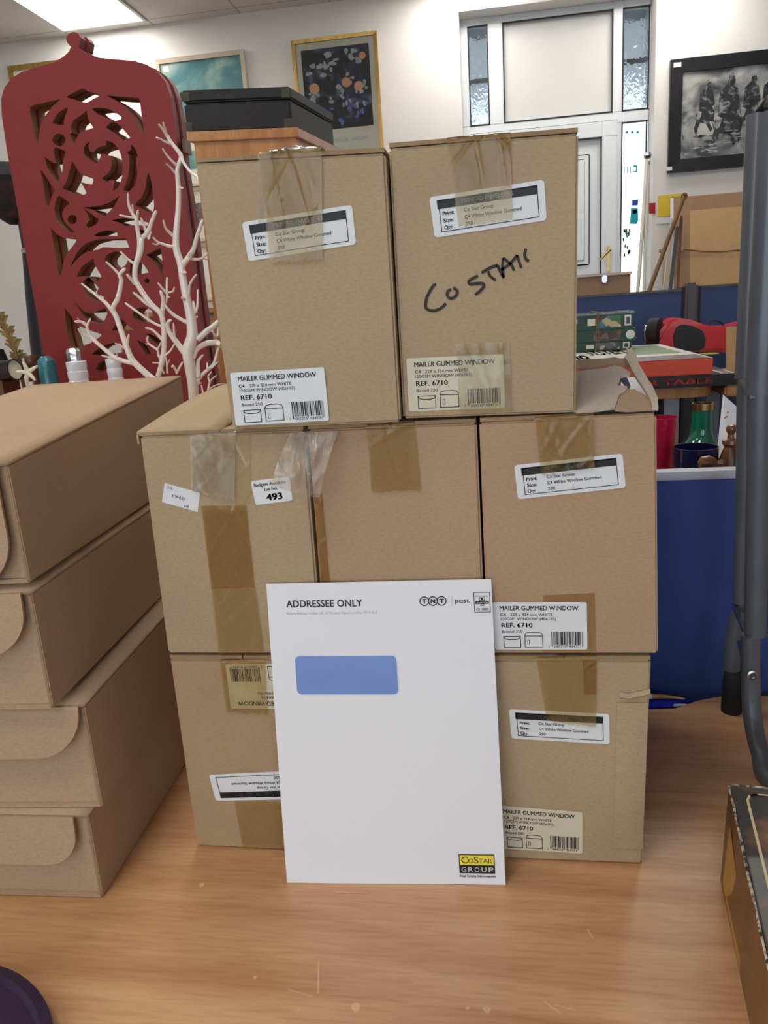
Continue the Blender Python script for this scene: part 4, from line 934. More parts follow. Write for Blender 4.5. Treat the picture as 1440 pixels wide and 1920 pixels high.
MB().tube([t0v+gperp*Wg*i/10+Vector((0,0,0.0002)) for i in range(11)],[0.0006+0.0008*rnd.random() for i in range(11)],6).build('worn_edge', M['worn_white'], gx)
p1_, p2_, p3_ = [PZ(x,y,0.018) for x,y in ((0,1808),(58,1838),(103,1920))]
def circ(a,b,c):
    ax,ay,bx,by,cx,cy = a.x,a.y,b.x,b.y,c.x,c.y; d = 2*(ax*(by-cy)+bx*(cy-ay)+cx*(ay-by))
    ux = ((ax*ax+ay*ay)*(by-cy)+(bx*bx+by*by)*(cy-ay)+(cx*cx+cy*cy)*(ay-by))/d; uy = ((ax*ax+ay*ay)*(cx-bx)+(bx*bx+by*by)*(ax-cx)+(cx*cx+cy*cy)*(bx-ax))/d
    return Vector((ux,uy,0)), math.hypot(ax-ux,ay-uy)
cc, cr_ = circ(p1_,p2_,p3_)
cc.z = 0.0005
dsk = MB().lathe([(0.001,0),(cr_*0.92,0),(cr_*0.98,0.004),(cr_,0.012),(cr_*0.99,0.018),(cr_*0.93,0.0195),(cr_*0.90,0.015),(cr_*0.5,0.013),(0.001,0.013)], cc, 64)
tag(dsk.build('round_tray', M['purple'], smooth=True, loc=cc), 'dark purple round tray on the table at the lower left corner', 'tray')

# ------------------------------------------------------------------ back counter (hidden) and the things on it, left
CT = 0.345
ct = root('display_counter', 'wooden display counter behind the mailer boxes, under the red screen', 'counter', (-1.1,1.0,-T))
MB().box((-2.2,0.60,CT-0.03),(-0.10,1.75,CT)).build('counter_top', M['pine'], ct, bevel=0.003)
MB().box((-2.15,0.65,-T),(-0.15,1.70,CT-0.03)).build('counter_body', M['pine'], ct)
# carved red screen: two hinged boards, cut-outs right through
SY = 1.05
R1 = lambda pts: [(40+x/5.143,150+y/5.143) for x,y in pts]
R2 = lambda pts: [(60+x/4.5,340+y/4.5) for x,y in pts]
R3 = lambda pts: [(90+x/4.5,500+y/4.5) for x,y in pts]
def circp(cx, cy, r, ry=None, n=18): return [(cx+r*math.cos(2*math.pi*k/n), cy+(ry or r)*math.sin(2*math.pi*k/n)) for k in range(n)]
outline = [(106,795),(88,703),(69,589),(38,420),(12.6,280),(3,215),(2,185),(8,165),(20,148),(40,135),(70,126),(100,117),(118,107),(129,97),(133,88),(126,80),(124,72),(128,64),(137,60),(146,62),(151,70),(149,82),(147,89),(160,99),(185,108),(215,111),(250,114),(275,121),(295,134),(310,153),(319,178),(327,222),(337,317),(345,366),(359,470),(376,606),(388,668),(405,790)]
holes = [R1([(80,270),(110,245),(240,215),(365,185),(370,195),(300,255),(230,350),(185,440),(160,610),(140,612),(115,500)]),
 R1([(430,165),(580,80),(640,110),(755,140),(750,155),(690,185),(640,215),(600,215),(520,190)]),
 R1([(820,150),(960,160),(1110,172),(1140,190),(1160,340),(1185,515),(1160,500),(1100,380),(1010,270),(900,190)]),
 R1([(450,262),(440,300),(415,370),(410,435),(360,430),(300,415),(330,350),(390,290)]),
 R1([(680,275),(760,265),(860,285),(965,355),(965,375),(900,398),(860,385),(790,350),(720,315)]),
 R1([(815,455),(860,410),(910,410),(960,450),(1050,555),(985,580),(900,510),(830,470)]),
 R1([(635,290),(640,370),(695,460),(640,480),(590,490),(545,530),(510,615),(495,600),(465,520),(490,505),(480,450),(500,390),(560,350)]),
 R1(circp(362,578,62)),
 R1([(225,740),(290,790),(330,800),(320,740),(310,665),(345,650),(425,690),(400,800),(395,880),(345,1000),(310,960),(250,850)]),
 R1([(185,870),(215,900),(320,1065),(290,1130),(265,1220),(240,1210),(215,1040)]),
 R1([(490,780),(520,830),(555,890),(600,920),(690,950),(695,975),(680,1010),(640,1000),(570,985),(600,1030),(628,1090),(600,1110),(570,1110),(480,1085),(395,1045),(440,960),(465,880)]),
 R1([(660,595),(645,640),(665,690),(700,690),(740,650),(815,630),(820,585),(880,605),(950,690),(975,820),(970,940),(930,1040),(880,1070),(900,970),(850,965),(830,990),(780,955),(790,935),(850,880),(870,800),(850,740),(800,710),(770,720),(740,790),(700,795),(620,740),(600,680),(620,620)]),
 R1([(1060,620),(1090,650),(1125,735),(1105,740),(1110,830),(1120,910),(1090,1020),(1030,1075),(980,1055),(1020,960),(1040,850),(1040,740),(1015,690),(1050,680)]),
 R1([(1220,890),(1245,950),(1268,1080),(1280,1220),(1262,1290),(1180,1260),(1090,1200),(1150,1140),(1195,1050),(1205,970)]),
 R2([(740,115),(725,150),(690,215),(610,295),(560,270),(500,235),(420,220),(560,208),(660,175)]),
 R2([(230,118),(325,185),(270,230),(255,290),(290,360),(360,425),(330,432),(260,395),(205,320),(188,230),(205,150)]),
 R2(circp(340,322,40)),
 R2([(430,220),(490,270),(560,320),(545,360),(470,395),(452,370),(480,330),(465,270)]),
 R2([(155,380),(200,440),(280,480),(375,480),(370,510),(310,590),(270,660),(240,820),(225,790),(200,640)]),
 R2([(520,455),(590,420),(660,415),(720,435),(720,460),(640,460),(560,465)]),
 R2([(325,720),(380,600),(460,520),(560,490),(600,485),(720,485),(790,480),(820,556),(760,562),(700,560),(600,555),(560,575),(480,590),(420,620),(370,670)]),
 R2([(375,808),(420,720),(520,650),(528,700),(585,800),(555,860),(500,815),(440,800)]),
 R2(circp(710,665,95,72,20)),
 R2([(835,650),(930,690),(985,770),(900,790),(865,830),(825,780),(830,710)]),
 R2([(960,620),(1085,560),(1103,690),(1108,820),(1070,740),(1010,665)]),
 R2([(870,440),(890,405),(1010,420),(990,495),(930,480),(880,490)]),
 R2([(670,330),(760,310),(870,320),(980,350),(975,375),(850,370),(790,380),(740,350)]),
 R2(circp(970,840,22)),
 R3([(280,140),(345,85),(428,180),(410,220),(480,262),(400,300),(330,245)]),
 R3([(225,290),(300,375),(370,390),(480,350),(500,400),(460,480),(380,468),(290,410)]),
 R3([(140,345),(200,425),(260,500),(450,570),(440,590),(350,650),(310,660),(285,720),(200,700),(160,560)]),
 R3(circp(800,405,85,62)), R3([(540,540),(600,425),(720,535)]),
 R3([(370,740),(440,680),(560,640),(630,660),(640,740),(560,732),(450,748)]), R3([(400,870),(430,810),(510,785),(520,850),(440,890)]),
 R3([(750,620),(830,660),(870,740),(820,740)]), R3([(820,560),(930,600),(960,680),(880,622)])]
ZB = CT+0.0005
def board(name, parent, dx, y, th):
    cu = bpy.data.curves.new('outline', 'CURVE'); cu.dimensions = '2D'; cu.fill_mode = 'BOTH'; cu.extrude = th/2
    loops = []
    for k_, lp in enumerate([outline]+holes):
        pts = [P(px,py,SY) for px,py in lp]; pts = [(p.x, max(p.z, ZB)) for p in pts]
        if k_: pts = [(v.x, v.y) for v in smooth_closed(pts)]
        loops.append(pts); sp = cu.splines.new('POLY'); sp.points.add(len(pts)-1); sp.use_cyclic_u = True
        for i, p in enumerate(pts): sp.points[i].co = (p[0], p[1], 0, 1)
    ob = bpy.data.objects.new('outline', cu); C.objects.link(ob); dg = bpy.context.evaluated_depsgraph_get(); dg.update()
    me = bpy.data.meshes.new_from_object(ob.evaluated_get(dg)); bpy.data.objects.remove(ob)
    mb = MB(); O = loops[0]
    def dist(px, pz):
        best = 9
        for i in range(len(O)):
            a = O[i]; b = O[(i+1) % len(O)]; vx, vz = b[0]-a[0], b[1]-a[1]; t = max(0,min(1,((px-a[0])*vx+(pz-a[1])*vz)/(vx*vx+vz*vz+1e-12)))
            best = min(best, math.hypot(px-a[0]-t*vx, pz-a[1]-t*vz))
        return best
    vs = [v.co.copy() for v in me.vertices]
    for p in me.polygons:
        n = p.normal; mi = 0
        if abs(n.z) < 0.5:
            cx = sum(vs[i].x for i in p.vertices)/len(p.vertices); cz = sum(vs[i].y for i in p.vertices)/len(p.vertices)
            mi = 1 if dist(cx, cz) < 0.0015 else 2
        mb.f.append(tuple(p.vertices)); mb.m.append(mi)
    mb.v = [Vector((v.x+dx, y - v.z + th/2, v.y)) for v in vs]
    bpy.data.meshes.remove(me)
    return mb.build(name, [M['red_paint'], M['red_edge'], M['mdf']], parent)
def smooth_closed(pts, k=2):
    pts = [Vector((p[0],p[1],0)) for p in pts]; n = len(pts); o_ = []
    for i in range(n):
        p0,p1,p2,p3 = pts[i-1],pts[i],pts[(i+1)%n],pts[(i+2)%n]
        sharp = (p1-p0).angle(p2-p1, 0) > 1.0; sharp2 = (p2-p1).angle(p3-p2, 0) > 1.0
        t1 = Vector((0,0,0)) if sharp else (p2-p0)*0.5; t2 = Vector((0,0,0)) if sharp2 else (p3-p1)*0.5
        for j in range(k):
            t = j/k; o_.append(p1*(2*t**3-3*t**2+1)+t1*(t**3-2*t**2+t)+p2*(-2*t**3+3*t**2)+t2*(t**3-t**2))
    return o_
scn = root('carved_screen', 'red carved wooden screen with arched top and scroll cut-outs', 'screen', (-0.77,SY,CT))
board('carved_panel', scn, 0, SY, 0.024); board('carved_panel', scn, 0.004, SY+0.030, 0.024)
hx = P(336,268,SY).x+0.008
for zz in (P(338,272,SY).z, P(382,640,SY).z):
    MB().box((P(338,272,SY).x+0.001 if zz > 0.8 else P(381,640,SY).x+0.001, SY+0.010, zz-0.014),((P(338,272,SY).x if zz > 0.8 else P(381,640,SY).x)+0.008, SY+0.044, zz+0.014)).build('hinge', M['jarwood'], scn)

# white branching ornament
A4 = lambda x, y: (220+x/7.2, 220+y/7.2)
A5 = lambda x, y: (130+x/4.8, 460+y/4.8)
A2 = lambda x, y: (60+x/4.5, 340+y/4.5)
TRY = 0.76; MPP = 1.52/1442           # metres per pixel at that depth
tro = root('branch_ornament', 'white branching coral-like tree ornament in front of the red screen', 'ornament', (P(365,745,TRY).x,TRY,CT))
tm = MB()
def br(fn, pts, w0, w1, dy0=0.0, dy1=0.0, sc_=None):
    s_ = {A4:7.2, A5:4.8, A2:4.5}[fn]; n = len(pts)
    p3 = []
    for i, p in enumerate(pts):
        t = i/(n-1); px, py = fn(*p); p3.append(P(px, py, TRY + dy0 + (dy1-dy0)*t))
    sp = smooth_path(p3, 4); r = [(w0 + (w1-w0)*i/(len(sp)-1))/s_*MPP/2 for i in range(len(sp))]
    r[-1] *= 0.7; sp.append(sp[-1] + (sp[-1]-sp[-2]).normalized()*r[-1]*0.6); r.append(r[-1]*0.35)
    tm.tube(sp, r, 9)
pts = [A5(1125,1440),A5(1112,1250),A5(1080,1060),A5(1072,940),A5(1105,820),A5(1095,660),A5(1060,500),A5(1022,300),A5(1000,160),A5(962,30)]
pts += [A4(795,1560),A4(822,1250),A4(825,950),A4(808,750),A4(820,660),A4(862,530),A4(800,430),A4(720,330),A4(670,240)]
w_ = [88/4.8,96/4.8,100/4.8,112/4.8,100/4.8,86/4.8,74/4.8,66/4.8,62/4.8,60/4.8,78/7.2,66/7.2,62/7.2,54/7.2,52/7.2,56/7.2,50/7.2,46/7.2,44/7.2]
p3 = [P(*p, TRY) for p in pts]; base = Vector((p3[0].x+0.004, TRY, CT+0.004)); sp = smooth_path([base]+p3, 4); rw = interp([w_[0]]+w_, 4)
tm.tube(sp, [x*MPP/2 for x in rw], 12)
tm.lathe([(0.05,0),(0.05,0.004),(0.03,0.010),(0.012,0.02)], (base.x,TRY,CT+0.0003), 24)
for a in (([(662,235),(640,150),(620,70)],40,26),([(655,230),(610,160),(560,95)],38,24),([(740,360),(650,330),(580,295),(525,275)],36,22),([(815,660),(740,590),(660,500),(610,420)],36,20),([(790,760),(720,680),(660,625)],32,20),
          ([(865,530),(900,620),(990,740),(1070,800),(1095,850)],42,26),([(835,950),(885,955)],36,24),([(775,1620),(700,1550),(650,1490),(620,1390)],44,26),([(800,1750),(700,1740),(610,1710),(540,1680),(480,1620)],48,20),([(560,1705),(520,1720),(480,1705)],26,18)):
    br(A4, a[0], a[1], a[2], 0, -0.03)
for a in (([(1015,185),(1060,130),(1085,110),(1075,70)],34,30),([(1010,190),(1070,110),(1120,30),(1150,-80),(1200,-230)],52,30),([(1080,122),(1180,122),(1245,70)],24,16),([(1195,118),(1255,125)],18,12),
   ([(1070,700),(960,640),(900,590),(860,540)],36,22),([(1040,970),(970,880),(900,780),(885,700),(915,670)],62,22),([(945,840),(938,700)],26,16),
   ([(1150,850),(1240,770),(1290,735),(1350,680)],58,44),([(1110,1020),(1150,935),(1240,882),(1350,872)],46,52),([(1340,880),(1365,925)],40,14),([(1285,770),(1330,820),(1338,735)],16,18),
   ([(1160,1190),(1158,1060),(1170,1025),(1205,985)],46,16),([(1150,1230),(1200,1160),(1290,1080),(1322,1000),(1340,920)],38,22),([(1285,1095),(1335,1050)],24,14),([(1242,1110),(1240,1055)],18,12),([(1150,1240),(1190,1240)],30,14),
   ([(1140,600),(1155,520),(1155,400)],24,16),([(1120,620),(1115,505)],36,24),([(1075,450),(1090,340),(1145,260)],28,14),([(1050,500),(1010,470)],34,22),([(1120,660),(1152,640)],30,18),([(1010,245),(1050,245)],30,24),
   ([(1245,1350),(1265,1230),(1325,1170)],22,14),([(1265,1235),(1250,1180),(1280,1138)],18,12),([(1262,1290),(1330,1255),(1398,1245)],16,10),([(1205,1350),(1188,1260)],18,14)):
    br(A5, a[0], a[1], a[2], 0, 0.03 if a[0][0][0] > 1100 else -0.02)
# second stem, standing a little nearer
base2 = (800,1180)
br(A5, [(1085,1560),(1010,1440),(900,1350),(720,1170)], 80, 62, 0, 0); br(A5, [(1085,1500),(960,1420),(850,1320),(800,1170)], 64, 48, 0, 0)
for a in (([base2,(838,1030),(855,880),(850,740),(832,640),(800,590),(720,510),(625,370),(592,290),(600,170),(640,60),(650,-60)],48,46),([(832,620),(848,500),(820,410)],46,26),([(800,590),(690,520),(620,460),(575,425)],36,20),([(850,735),(780,710),(700,660),(600,590),(505,520)],26,20),([(712,680),(705,610)],24,16),
   ([(855,870),(760,770),(685,742)],30,18),([(850,745),(910,672)],26,18),([(828,1040),(800,980),(792,940),(720,890),(700,850),(710,815)],26,14),([(722,890),(685,886)],16,10),([(792,940),(830,868)],18,14),([(838,1005),(905,955),(945,890)],22,14),
   ([(882,1150),(878,1060),(865,1000)],22,12),([(878,1080),(905,1025)],14,10),([(850,1150),(830,1090)],18,12),([(970,1150),(938,1090),(925,1092)],20,26),([(965,1150),(1020,1050)],26,18),([(810,1060),(745,1055)],16,10),
   ([(858,545),(880,470),(878,380),(880,290)],22,20),([(875,430),(840,390),(797,338)],24,16),([(880,425),(930,415),(945,375)],22,14),([(880,465),(902,465)],22,14)):
    br(A5, a[0], a[1], a[2], 0.0, -0.02)
for a in (([(880,700),(905,590),(905,490),(888,390),(880,310)],44,30),([(905,490),(970,440),(1010,340),(1045,250)],44,24),([(965,440),(945,370),(920,310)],26,16),([(880,320),(830,240),(812,170),(810,100)],26,16),([(878,310),(810,300),(738,285)],22,14),([(885,310),(895,245)],24,18),([(852,280),(848,195)],16,14),([(862,695),(800,650),(745,592)],24,16),([(868,865),(830,820),(800,785)],30,18)):
    br(A2, a[0], a[1], a[2], 0.0, -0.02)
# third stem to the left
for a in (([(720,1180),(590,1060),(540,980),(490,840),(430,660),(392,570),(440,470),(468,320),(455,265),(500,208)],62,30),([(450,265),(400,210),(330,148)],28,16),([(392,600),(330,520),(250,455),(170,390),(108,342)],40,14),([(248,460),(245,415)],22,16),([(232,440),(165,402)],24,14),
   ([(518,930),(535,800)],28,18),([(505,930),(460,905),(412,882)],22,14),([(575,1060),(430,1020),(310,930),(205,835),(165,760),(162,720),(192,660)],46,18),([(165,725),(110,690),(48,685)],34,20),([(88,690),(76,650)],16,10),([(190,830),(110,795),(82,750)],24,12),([(435,1020),(425,970)],20,14),([(420,1025),(340,1005),(290,990)],28,14)):
    br(A5, a[0], a[1], a[2], 0.0, -0.02)
tm.build('branches', M['coral'], tro, smooth=True, fix=False)

# small things on the counter, left of the screen
CY = 0.84
def onc(px, Y=CY): p = P(px,700,Y); return Vector((p.x, Y, CT+0.0005))
def sz(px): return px*1.57/1442
c = onc(62,0.88); zt = P(62,666,0.88).z-CT; r0 = sz(11)
t = root('wooden_jar', 'brown lidded wooden jar beside the turquoise ornament', 'jar', c)
MB().lathe([(r0*.7,0),(r0*.95,zt*.3),(r0*.95,zt*.72),(r0*.8,zt*.85)], c, 20).build('jar_body', M['jarwood'], t, smooth=True)
MB().lathe([(r0*.85,zt*.85),(r0*1.05,zt*.88),(r0*1.08,zt*.98),(r0*.9,zt)], c, 20).build('jar_lid', M['jarwood'], t, smooth=True)
c = onc(90,0.84); zt = P(90,668,0.84).z-CT; r0 = sz(17)
mb = MB(); mb.lathe([(r0*.95,0),(r0*1.02,zt*.4),(r0*.98,zt*.75),(r0*.86,zt*.95),(r0*.5,zt)], c, 14)
for v in mb.v: v += Vector((noise.noise(v*60),noise.noise(v*60+Vector((9,0,0))),0))*0.005
tag(mb.build('ceramic_ornament', M['teal_stone'], smooth=True, loc=c), 'turquoise carved ceramic ornament in front of the red screen', 'ornament')
c = onc(140,0.83); zt = P(137,654,0.83).z-CT; r0 = sz(14)
t = root('perfume_bottle', 'silver bottle behind the white stack of cups', 'bottle', c+Vector((-0.012,0.03,0)))
cb = c+Vector((-0.012,0.03,0)); MB().lathe([(r0*1.0,0),(r0*1.05,zt*.5),(r0*.95,zt*.7),(r0*.55,zt*.78)], cb, 6).build('bottle_body', M['silver'], t)
MB().lathe([(r0*.6,zt*.78),(r0*.95,zt*.84),(r0*1.0,zt*.97),(r0*.8,zt)], cb, 8).build('stopper', M['silver'], t)
def stack(px, py, Y, r_px, lab):
    c = onc(px, Y); zt = P(px,py,Y).z-CT; r0 = sz(r_px); n = 9; prof = [(r0*.8,0)]
    for k_ in range(n):
        a = zt*k_/n; prof += [(r0*.94,a+zt*.01),(r0*1.0,a+zt*.05),(r0*1.0,a+zt*.10),(r0*.93,a+zt*.108)]
    prof += [(r0*.6,zt),(0.0005,zt)]
    tag(MB().lathe(prof, c, 24).build('ribbed_candle', M['porcelain'], smooth=True, loc=c), lab, 'candle', 'white ribbed candles')
stack(146,677,0.80,19,'white ribbed cylinder standing beside the silver bottle'); stack(216,672,0.85,15,'white ribbed cylinder standing under the left branches of the white ornament')
# starfish
c = P(52,698,0.76); mb = MB()
for k_ in range(5):
    a = 2*math.pi*k_/5+0.5; d = Vector((math.cos(a),0.25*math.sin(a*2),math.sin(a)))*0.024; mb.tube([c, c+d*0.5, c+d],[0.005,0.004,0.002],8)
mb.tube([c+Vector((0,0.005,-0.02)), Vector((c.x,c.y+0.01,CT+0.0005))],[0.004,0.006],8)
tag(mb.build('dried_starfish', M['starfish'], smooth=True, loc=c), 'pale dried starfish propped beside the brown jar', 'starfish')
# gilded leaf
p = [P(-20,572,0.90),P(2,604,0.90),P(18,635,0.90),P(30,665,0.90),P(40,705,0.90)]; p.append(Vector((p[-1].x+0.012,0.90,CT+0.001)))
sp = smooth_path(p,5); mb = MB(); mb.tube(sp,[0.004]*len(sp),6)
for i in range(0,len(sp)-6):
    d = (sp[i+1]-sp[i]).normalized(); n_ = Vector((d.z,0,-d.x)); L_ = 0.018+0.010*math.sin(i*1.7)
    for sgn in (1,-1):
        q0 = sp[i]; mb.add([q0, q0+d*0.012, q0+n_*sgn*L_*(0.55 if sgn>0 else .9)-d*0.006+Vector((0,-0.004*sgn,0)), q0+n_*sgn*L_*.5-d*0.010],[(0,1,2,3)])
tag(mb.build('gilded_leaf', M['feather'], loc=p[-1]), 'curved gilded leaf spray at the left edge', 'ornament')
# pewter vessels
c0 = P(6,690,0.78); mb = root('pewter_tankard', 'dark pewter tankard lying on its side with open pale mouth', 'tankard', (c0.x-0.03,0.78,CT))
ax = Vector((1,-0.25,0.10)).normalized(); m1 = P(30,693,0.78)
MB().lathe([(0.012,-0.10),(0.021,-0.098),(0.022,-0.01),(0.0225,0.0),(0.0195,0.0),(0.018,-0.09),(0.001,-0.092)], m1, 24, axis=ax).build('tankard_body', M['gunmetal'], mb, smooth=True)
MB().lathe([(0.0195,-0.004),(0.001,-0.006)], m1, 24, axis=ax).build('tankard_inside', M['mount'], mb, smooth=True)
MB().box((m1.x-0.07,0.77,CT+0.0005),(m1.x-0.03,0.83,m1.z-0.02)).build('tankard_stand', M['jarwood'], mb)
c0 = P(2,652,0.86); r_ = root('metal_canister', 'grey metal canister behind the pewter tankard at the left edge', 'canister', (c0.x-0.02,0.86,CT))
MB().lathe([(0.022,0),(0.024,0.01),(0.024,c0.z-CT-0.03),(0.018,c0.z-CT-0.004),(0.001,c0.z-CT)], (c0.x-0.016,0.86,CT+0.0005), 24).build('canister_body', M['gunmetal'], r_, smooth=True)
MB().lathe([(0.0245,0),(0.0255,0.002),(0.0255,0.006),(0.0245,0.008)], (c0.x-0.016,0.86,c0.z-0.035), 24, caps=False).build('canister_ring', M['steel'], r_, smooth=True)
# black lamp with balloon shaped dark shade, mostly behind the screen
LY = 2.1; bx_ = P(60,655,LY).x+0.065
lp = root('floor_lamp', 'dark balloon-shaped lamp on a black post behind the left edge of the red screen', 'lamp', (bx_,LY,-T))
zb_ = P(38,420,LY).z; zt_ = P(10,312,LY).z; hh = zt_-zb_
MB().lathe([(0.02,0),(0.055,hh*.12),(0.10,hh*.45),(0.135,hh*.75),(0.125,hh*.97),(0.05,hh*1.03),(0.001,hh*1.04)], (P(38,420,LY).x-0.02,LY,zb_), 28).build('lamp_shade', M['lampcloth'], lp, smooth=True)
zc_ = P(45,472,LY).z
MB().tube([(bx_,LY,-T+0.02),(bx_,LY,P(62,655,LY).z),(P(52,560,LY).x+0.055,LY,P(52,560,LY).z),(P(46,480,LY).x+0.045,LY,zc_)],[0.09,0.062,0.055,0.045],16).build('post', M['black_post'], lp, smooth=True)
MB().tube([(P(46,480,LY).x+0.045,LY,zc_),(P(40,440,LY).x+0.04,LY,zb_+0.02)],[0.043,0.04],16).build('post', M['black_post'], lp, smooth=True)
MB().lathe([(0.046,0),(0.048,0.004),(0.048,0.012),(0.046,0.016)], (P(46,480,LY).x+0.045,LY,zc_-0.008), 20, caps=False).build('chrome_collar', M['steel'], lp, smooth=True)
MB().lathe([(0.16,0),(0.16,0.015),(0.09,0.03)], (bx_,LY,-T+0.0003), 28).build('base', M['black_post'], lp, smooth=True)

# ------------------------------------------------------------------ cabinet and black case behind the stack
zc = P(558,238,2.0).z; a = P(557,236,2.0); b = PZ(617,268,zc); c_ = PZ(350,247,zc)
dxv = (c_-a); dyv = (b-a); dyv = dyv.normalized()*0.42
cb = root('wooden_cabinet', 'tall orange wood cabinet behind the cartons, carrying the black case', 'cabinet', Vector((a.x-0.17,a.y+0.2,-T)))
def quad_prism(p, ux, uy, z0, z1, mb, mi=0):
    p0 = Vector((p.x,p.y,z0)); v = [p0+ux, p0, p0+Vector((0,0,z1-z0)), p0+ux+Vector((0,0,z1-z0))]
    mb.hexa(v+[q+uy for q in v], mi)
dh = Vector((dxv.x,dxv.y,0)); dv = Vector((dyv.x,dyv.y,0)); t_ = 0.03
mb = MB(); quad_prism(Vector((a.x,a.y,0)), dh, dv, zc-t_, zc, mb, [0,0,0,1,0,0]); mb.build('cabinet_top', [M['beech'], M['cab_side']], cb, bevel=0.002)
ai = a + dh*0.035 + dv*0.03
mb = MB(); quad_prism(ai, dh*0.93, dv*0.95, -T+0.06, zc-t_, mb, [0,0,0,1,0,0]); mb.build('cabinet_body', [M['beech'], M['cab_side']], cb)
mb = MB(); quad_prism(ai+dh*0.02-dv.normalized()*0.014, dh*0.89, dv.normalized()*0.013, -T+0.08, zc-t_-0.11, mb); mb.build('door', M['beech'], cb, bevel=0.002)
mb = MB(); quad_prism(ai+dh*0.02+dv*0.05, dh*0.89, dv*0.85, -T, -T+0.06, mb); mb.build('plinth', M['darkwood'], cb)
# white slip on the edge of the cabinet top / carton tape crest
ca = P(545,235,2.0)+Vector((0,0.02,0)); ca.z = zc+0.001
zc2 = P(541,162,2.02).z
ux = dh*0.965; uy = dv*0.95; up = Vector((0,0,zc2-zc-0.002))
p0 = ca
hc = (zc2-zc)
cs = root('black_case', 'flat black leathercloth case with worn corners on the wooden cabinet', 'case', p0+ux*0.5)
mb = MB(); quad_prism(p0+Vector((0,0,0)), ux, uy, zc+0.001, zc+hc*0.70, mb); mb.build('case_base', M['blackcase'], cs, bevel=0.006, seg=3)
e_ = dh.normalized()*0.004; mb = MB(); quad_prism(p0-e_-dv.normalized()*0.004, ux+e_*2, uy+dv.normalized()*0.008, zc+hc*0.715, zc+hc, mb); mb.build('case_lid', M['blackcase'], cs, bevel=0.006, seg=3)
for q_, s_ in ((p0-e_,1),(p0+ux+e_,-1)):
    for z_ in (zc+0.004, zc+hc-0.034):
        mb = MB(); quad_prism(q_-dv.normalized()*0.0056+dh.normalized()*(0 if s_ > 0 else -0.028), dh.normalized()*0.028, dv.normalized()*0.003, z_, z_+0.028, mb); mb.build('worn_corner', M['corner'], cs, bevel=0.001)

# framed prints leaning on the wall in the gap between screen and cabinet
for i, (q0, q1, lab, mm_) in enumerate((((300,258),(405,345),'pale framed print hanging under the sky painting', M['mount']), ((318,356),(430,448),'grey framed print hanging between screen and cabinet', M['game_crowd']), ((330,462),(440,560),'white framed print hanging low between screen and cabinet', M['label']))):
    pr_, (x0,x1,z0,z1) = picture('framed_print', lab, (q0,q1), WY-0.026, 0.02, 0.025, M['paleframe'], None)
    mb = MB(); mb.box((x0,WY-0.012,z0),(x1,WY-0.008,z1),0); mb.box((x0+0.08,WY-0.0125,z0+0.09),(x1-0.08,WY-0.012,z1-0.08),1); mb.build('print', [M['mount'], mm_ if i else M['sky_painting']], pr_)
sb = root('sideboard', 'brown wooden sideboard against the far wall behind the red screen', 'sideboard', (-1.7,4.3,-T))
zs = P(372,580,4.2).z
MB().box((-2.3,4.1,-T),(-0.75,4.76,zs-0.03)).build('sideboard_body', M['pine'], sb); MB().box((-2.33,4.07,zs-0.03),(-0.72,4.77,zs)).build('sideboard_top', M['pine'], sb, bevel=0.004)
for x in (-2.25,-1.75,-1.25): MB().box((x,4.085,-T+0.1),(x+0.46,4.10,zs-0.06)).build('door', M['pine'], sb, bevel=0.003)

# ------------------------------------------------------------------ glassware and turned wood on the table behind the partition
DT = 0.16
dt = root('display_table', 'low-lit display table behind the blue partition, carrying glassware', 'table', (0.75,0.85,-T))
MB().box((0.15,0.46,DT-0.03),(1.5,1.20,DT)).build('table_top', M['pine'], dt, bevel=0.003)
for x in (0.18,1.43):
    for y in (0.49,1.13): MB().box((x,y,-T),(x+0.045,y+0.045,DT-0.03)).build('leg', M['pine'], dt)
def at_(px, Y): p = P(px,850,Y); return Vector((p.x,Y,DT+0.0005))
# pink tumbler with orange foot
c = at_(1240,0.70); zt = P(1250,782,0.70).z-DT; r0 = P(1271,800,0.70).x-c.x
t = root('glass_tumbler', 'pink-red textured glass tumbler with orange base', 'glass', c)
MB().lathe([(r0*.72,zt*.36),(r0*.85,zt*.6),(r0*1.0,zt),(r0*.94,zt),(r0*.8,zt*.62),(r0*.66,zt*.4),(0.001,zt*.38)], c, 32).build('glass_body', M['pink_glass'], t, smooth=True)
MB().lathe([(r0*.62,0),(r0*.66,zt*.2),(r0*.72,zt*.36),(0.001,zt*.365)], c, 32).build('glass_base', M['orange_glass'], t, smooth=True)
c = at_(1314,0.86); zt = P(1317,760,0.86).z-DT; zs_ = P(1315,826,0.86).z-DT; r0 = (P(1337,770,0.86).x-P(1297,770,0.86).x)/2
vz = lambda py: P(1317,py,0.86).z-DT
t = root('glass_vase', 'green glass vase with gilt rim and flared shoulders', 'vase', c)
MB().lathe([(r0*1.5,0),(r0*2.1,vz(880)),(r0*2.05,vz(856)),(r0*1.9,vz(842)),(r0*1.6,vz(831)),(r0*1.25,vz(823)),(r0*1.08,vz(812)),(r0*1.02,vz(800)),(r0*.95,zt*.97),(r0*.88,zt*.97),(r0*.9,vz(812)),(r0*1.7,vz(850)),(0.001,0.006)], c, 40).build('vase_body', M['green_glass'], t, smooth=True)
MB().lathe([(r0*.97,zt*.955),(r0*1.03,zt*.96),(r0*1.03,zt*1.02),(r0*.9,zt*1.02),(r0*.9,zt*.955)], c, 40, caps=False).build('gilt_rim', M['brass'], t, smooth=True)
c = at_(1304,0.62); zt = P(1304,838,0.62).z-DT; r0 = (P(1346,845,0.62).x-P(1261,845,0.62).x)/2
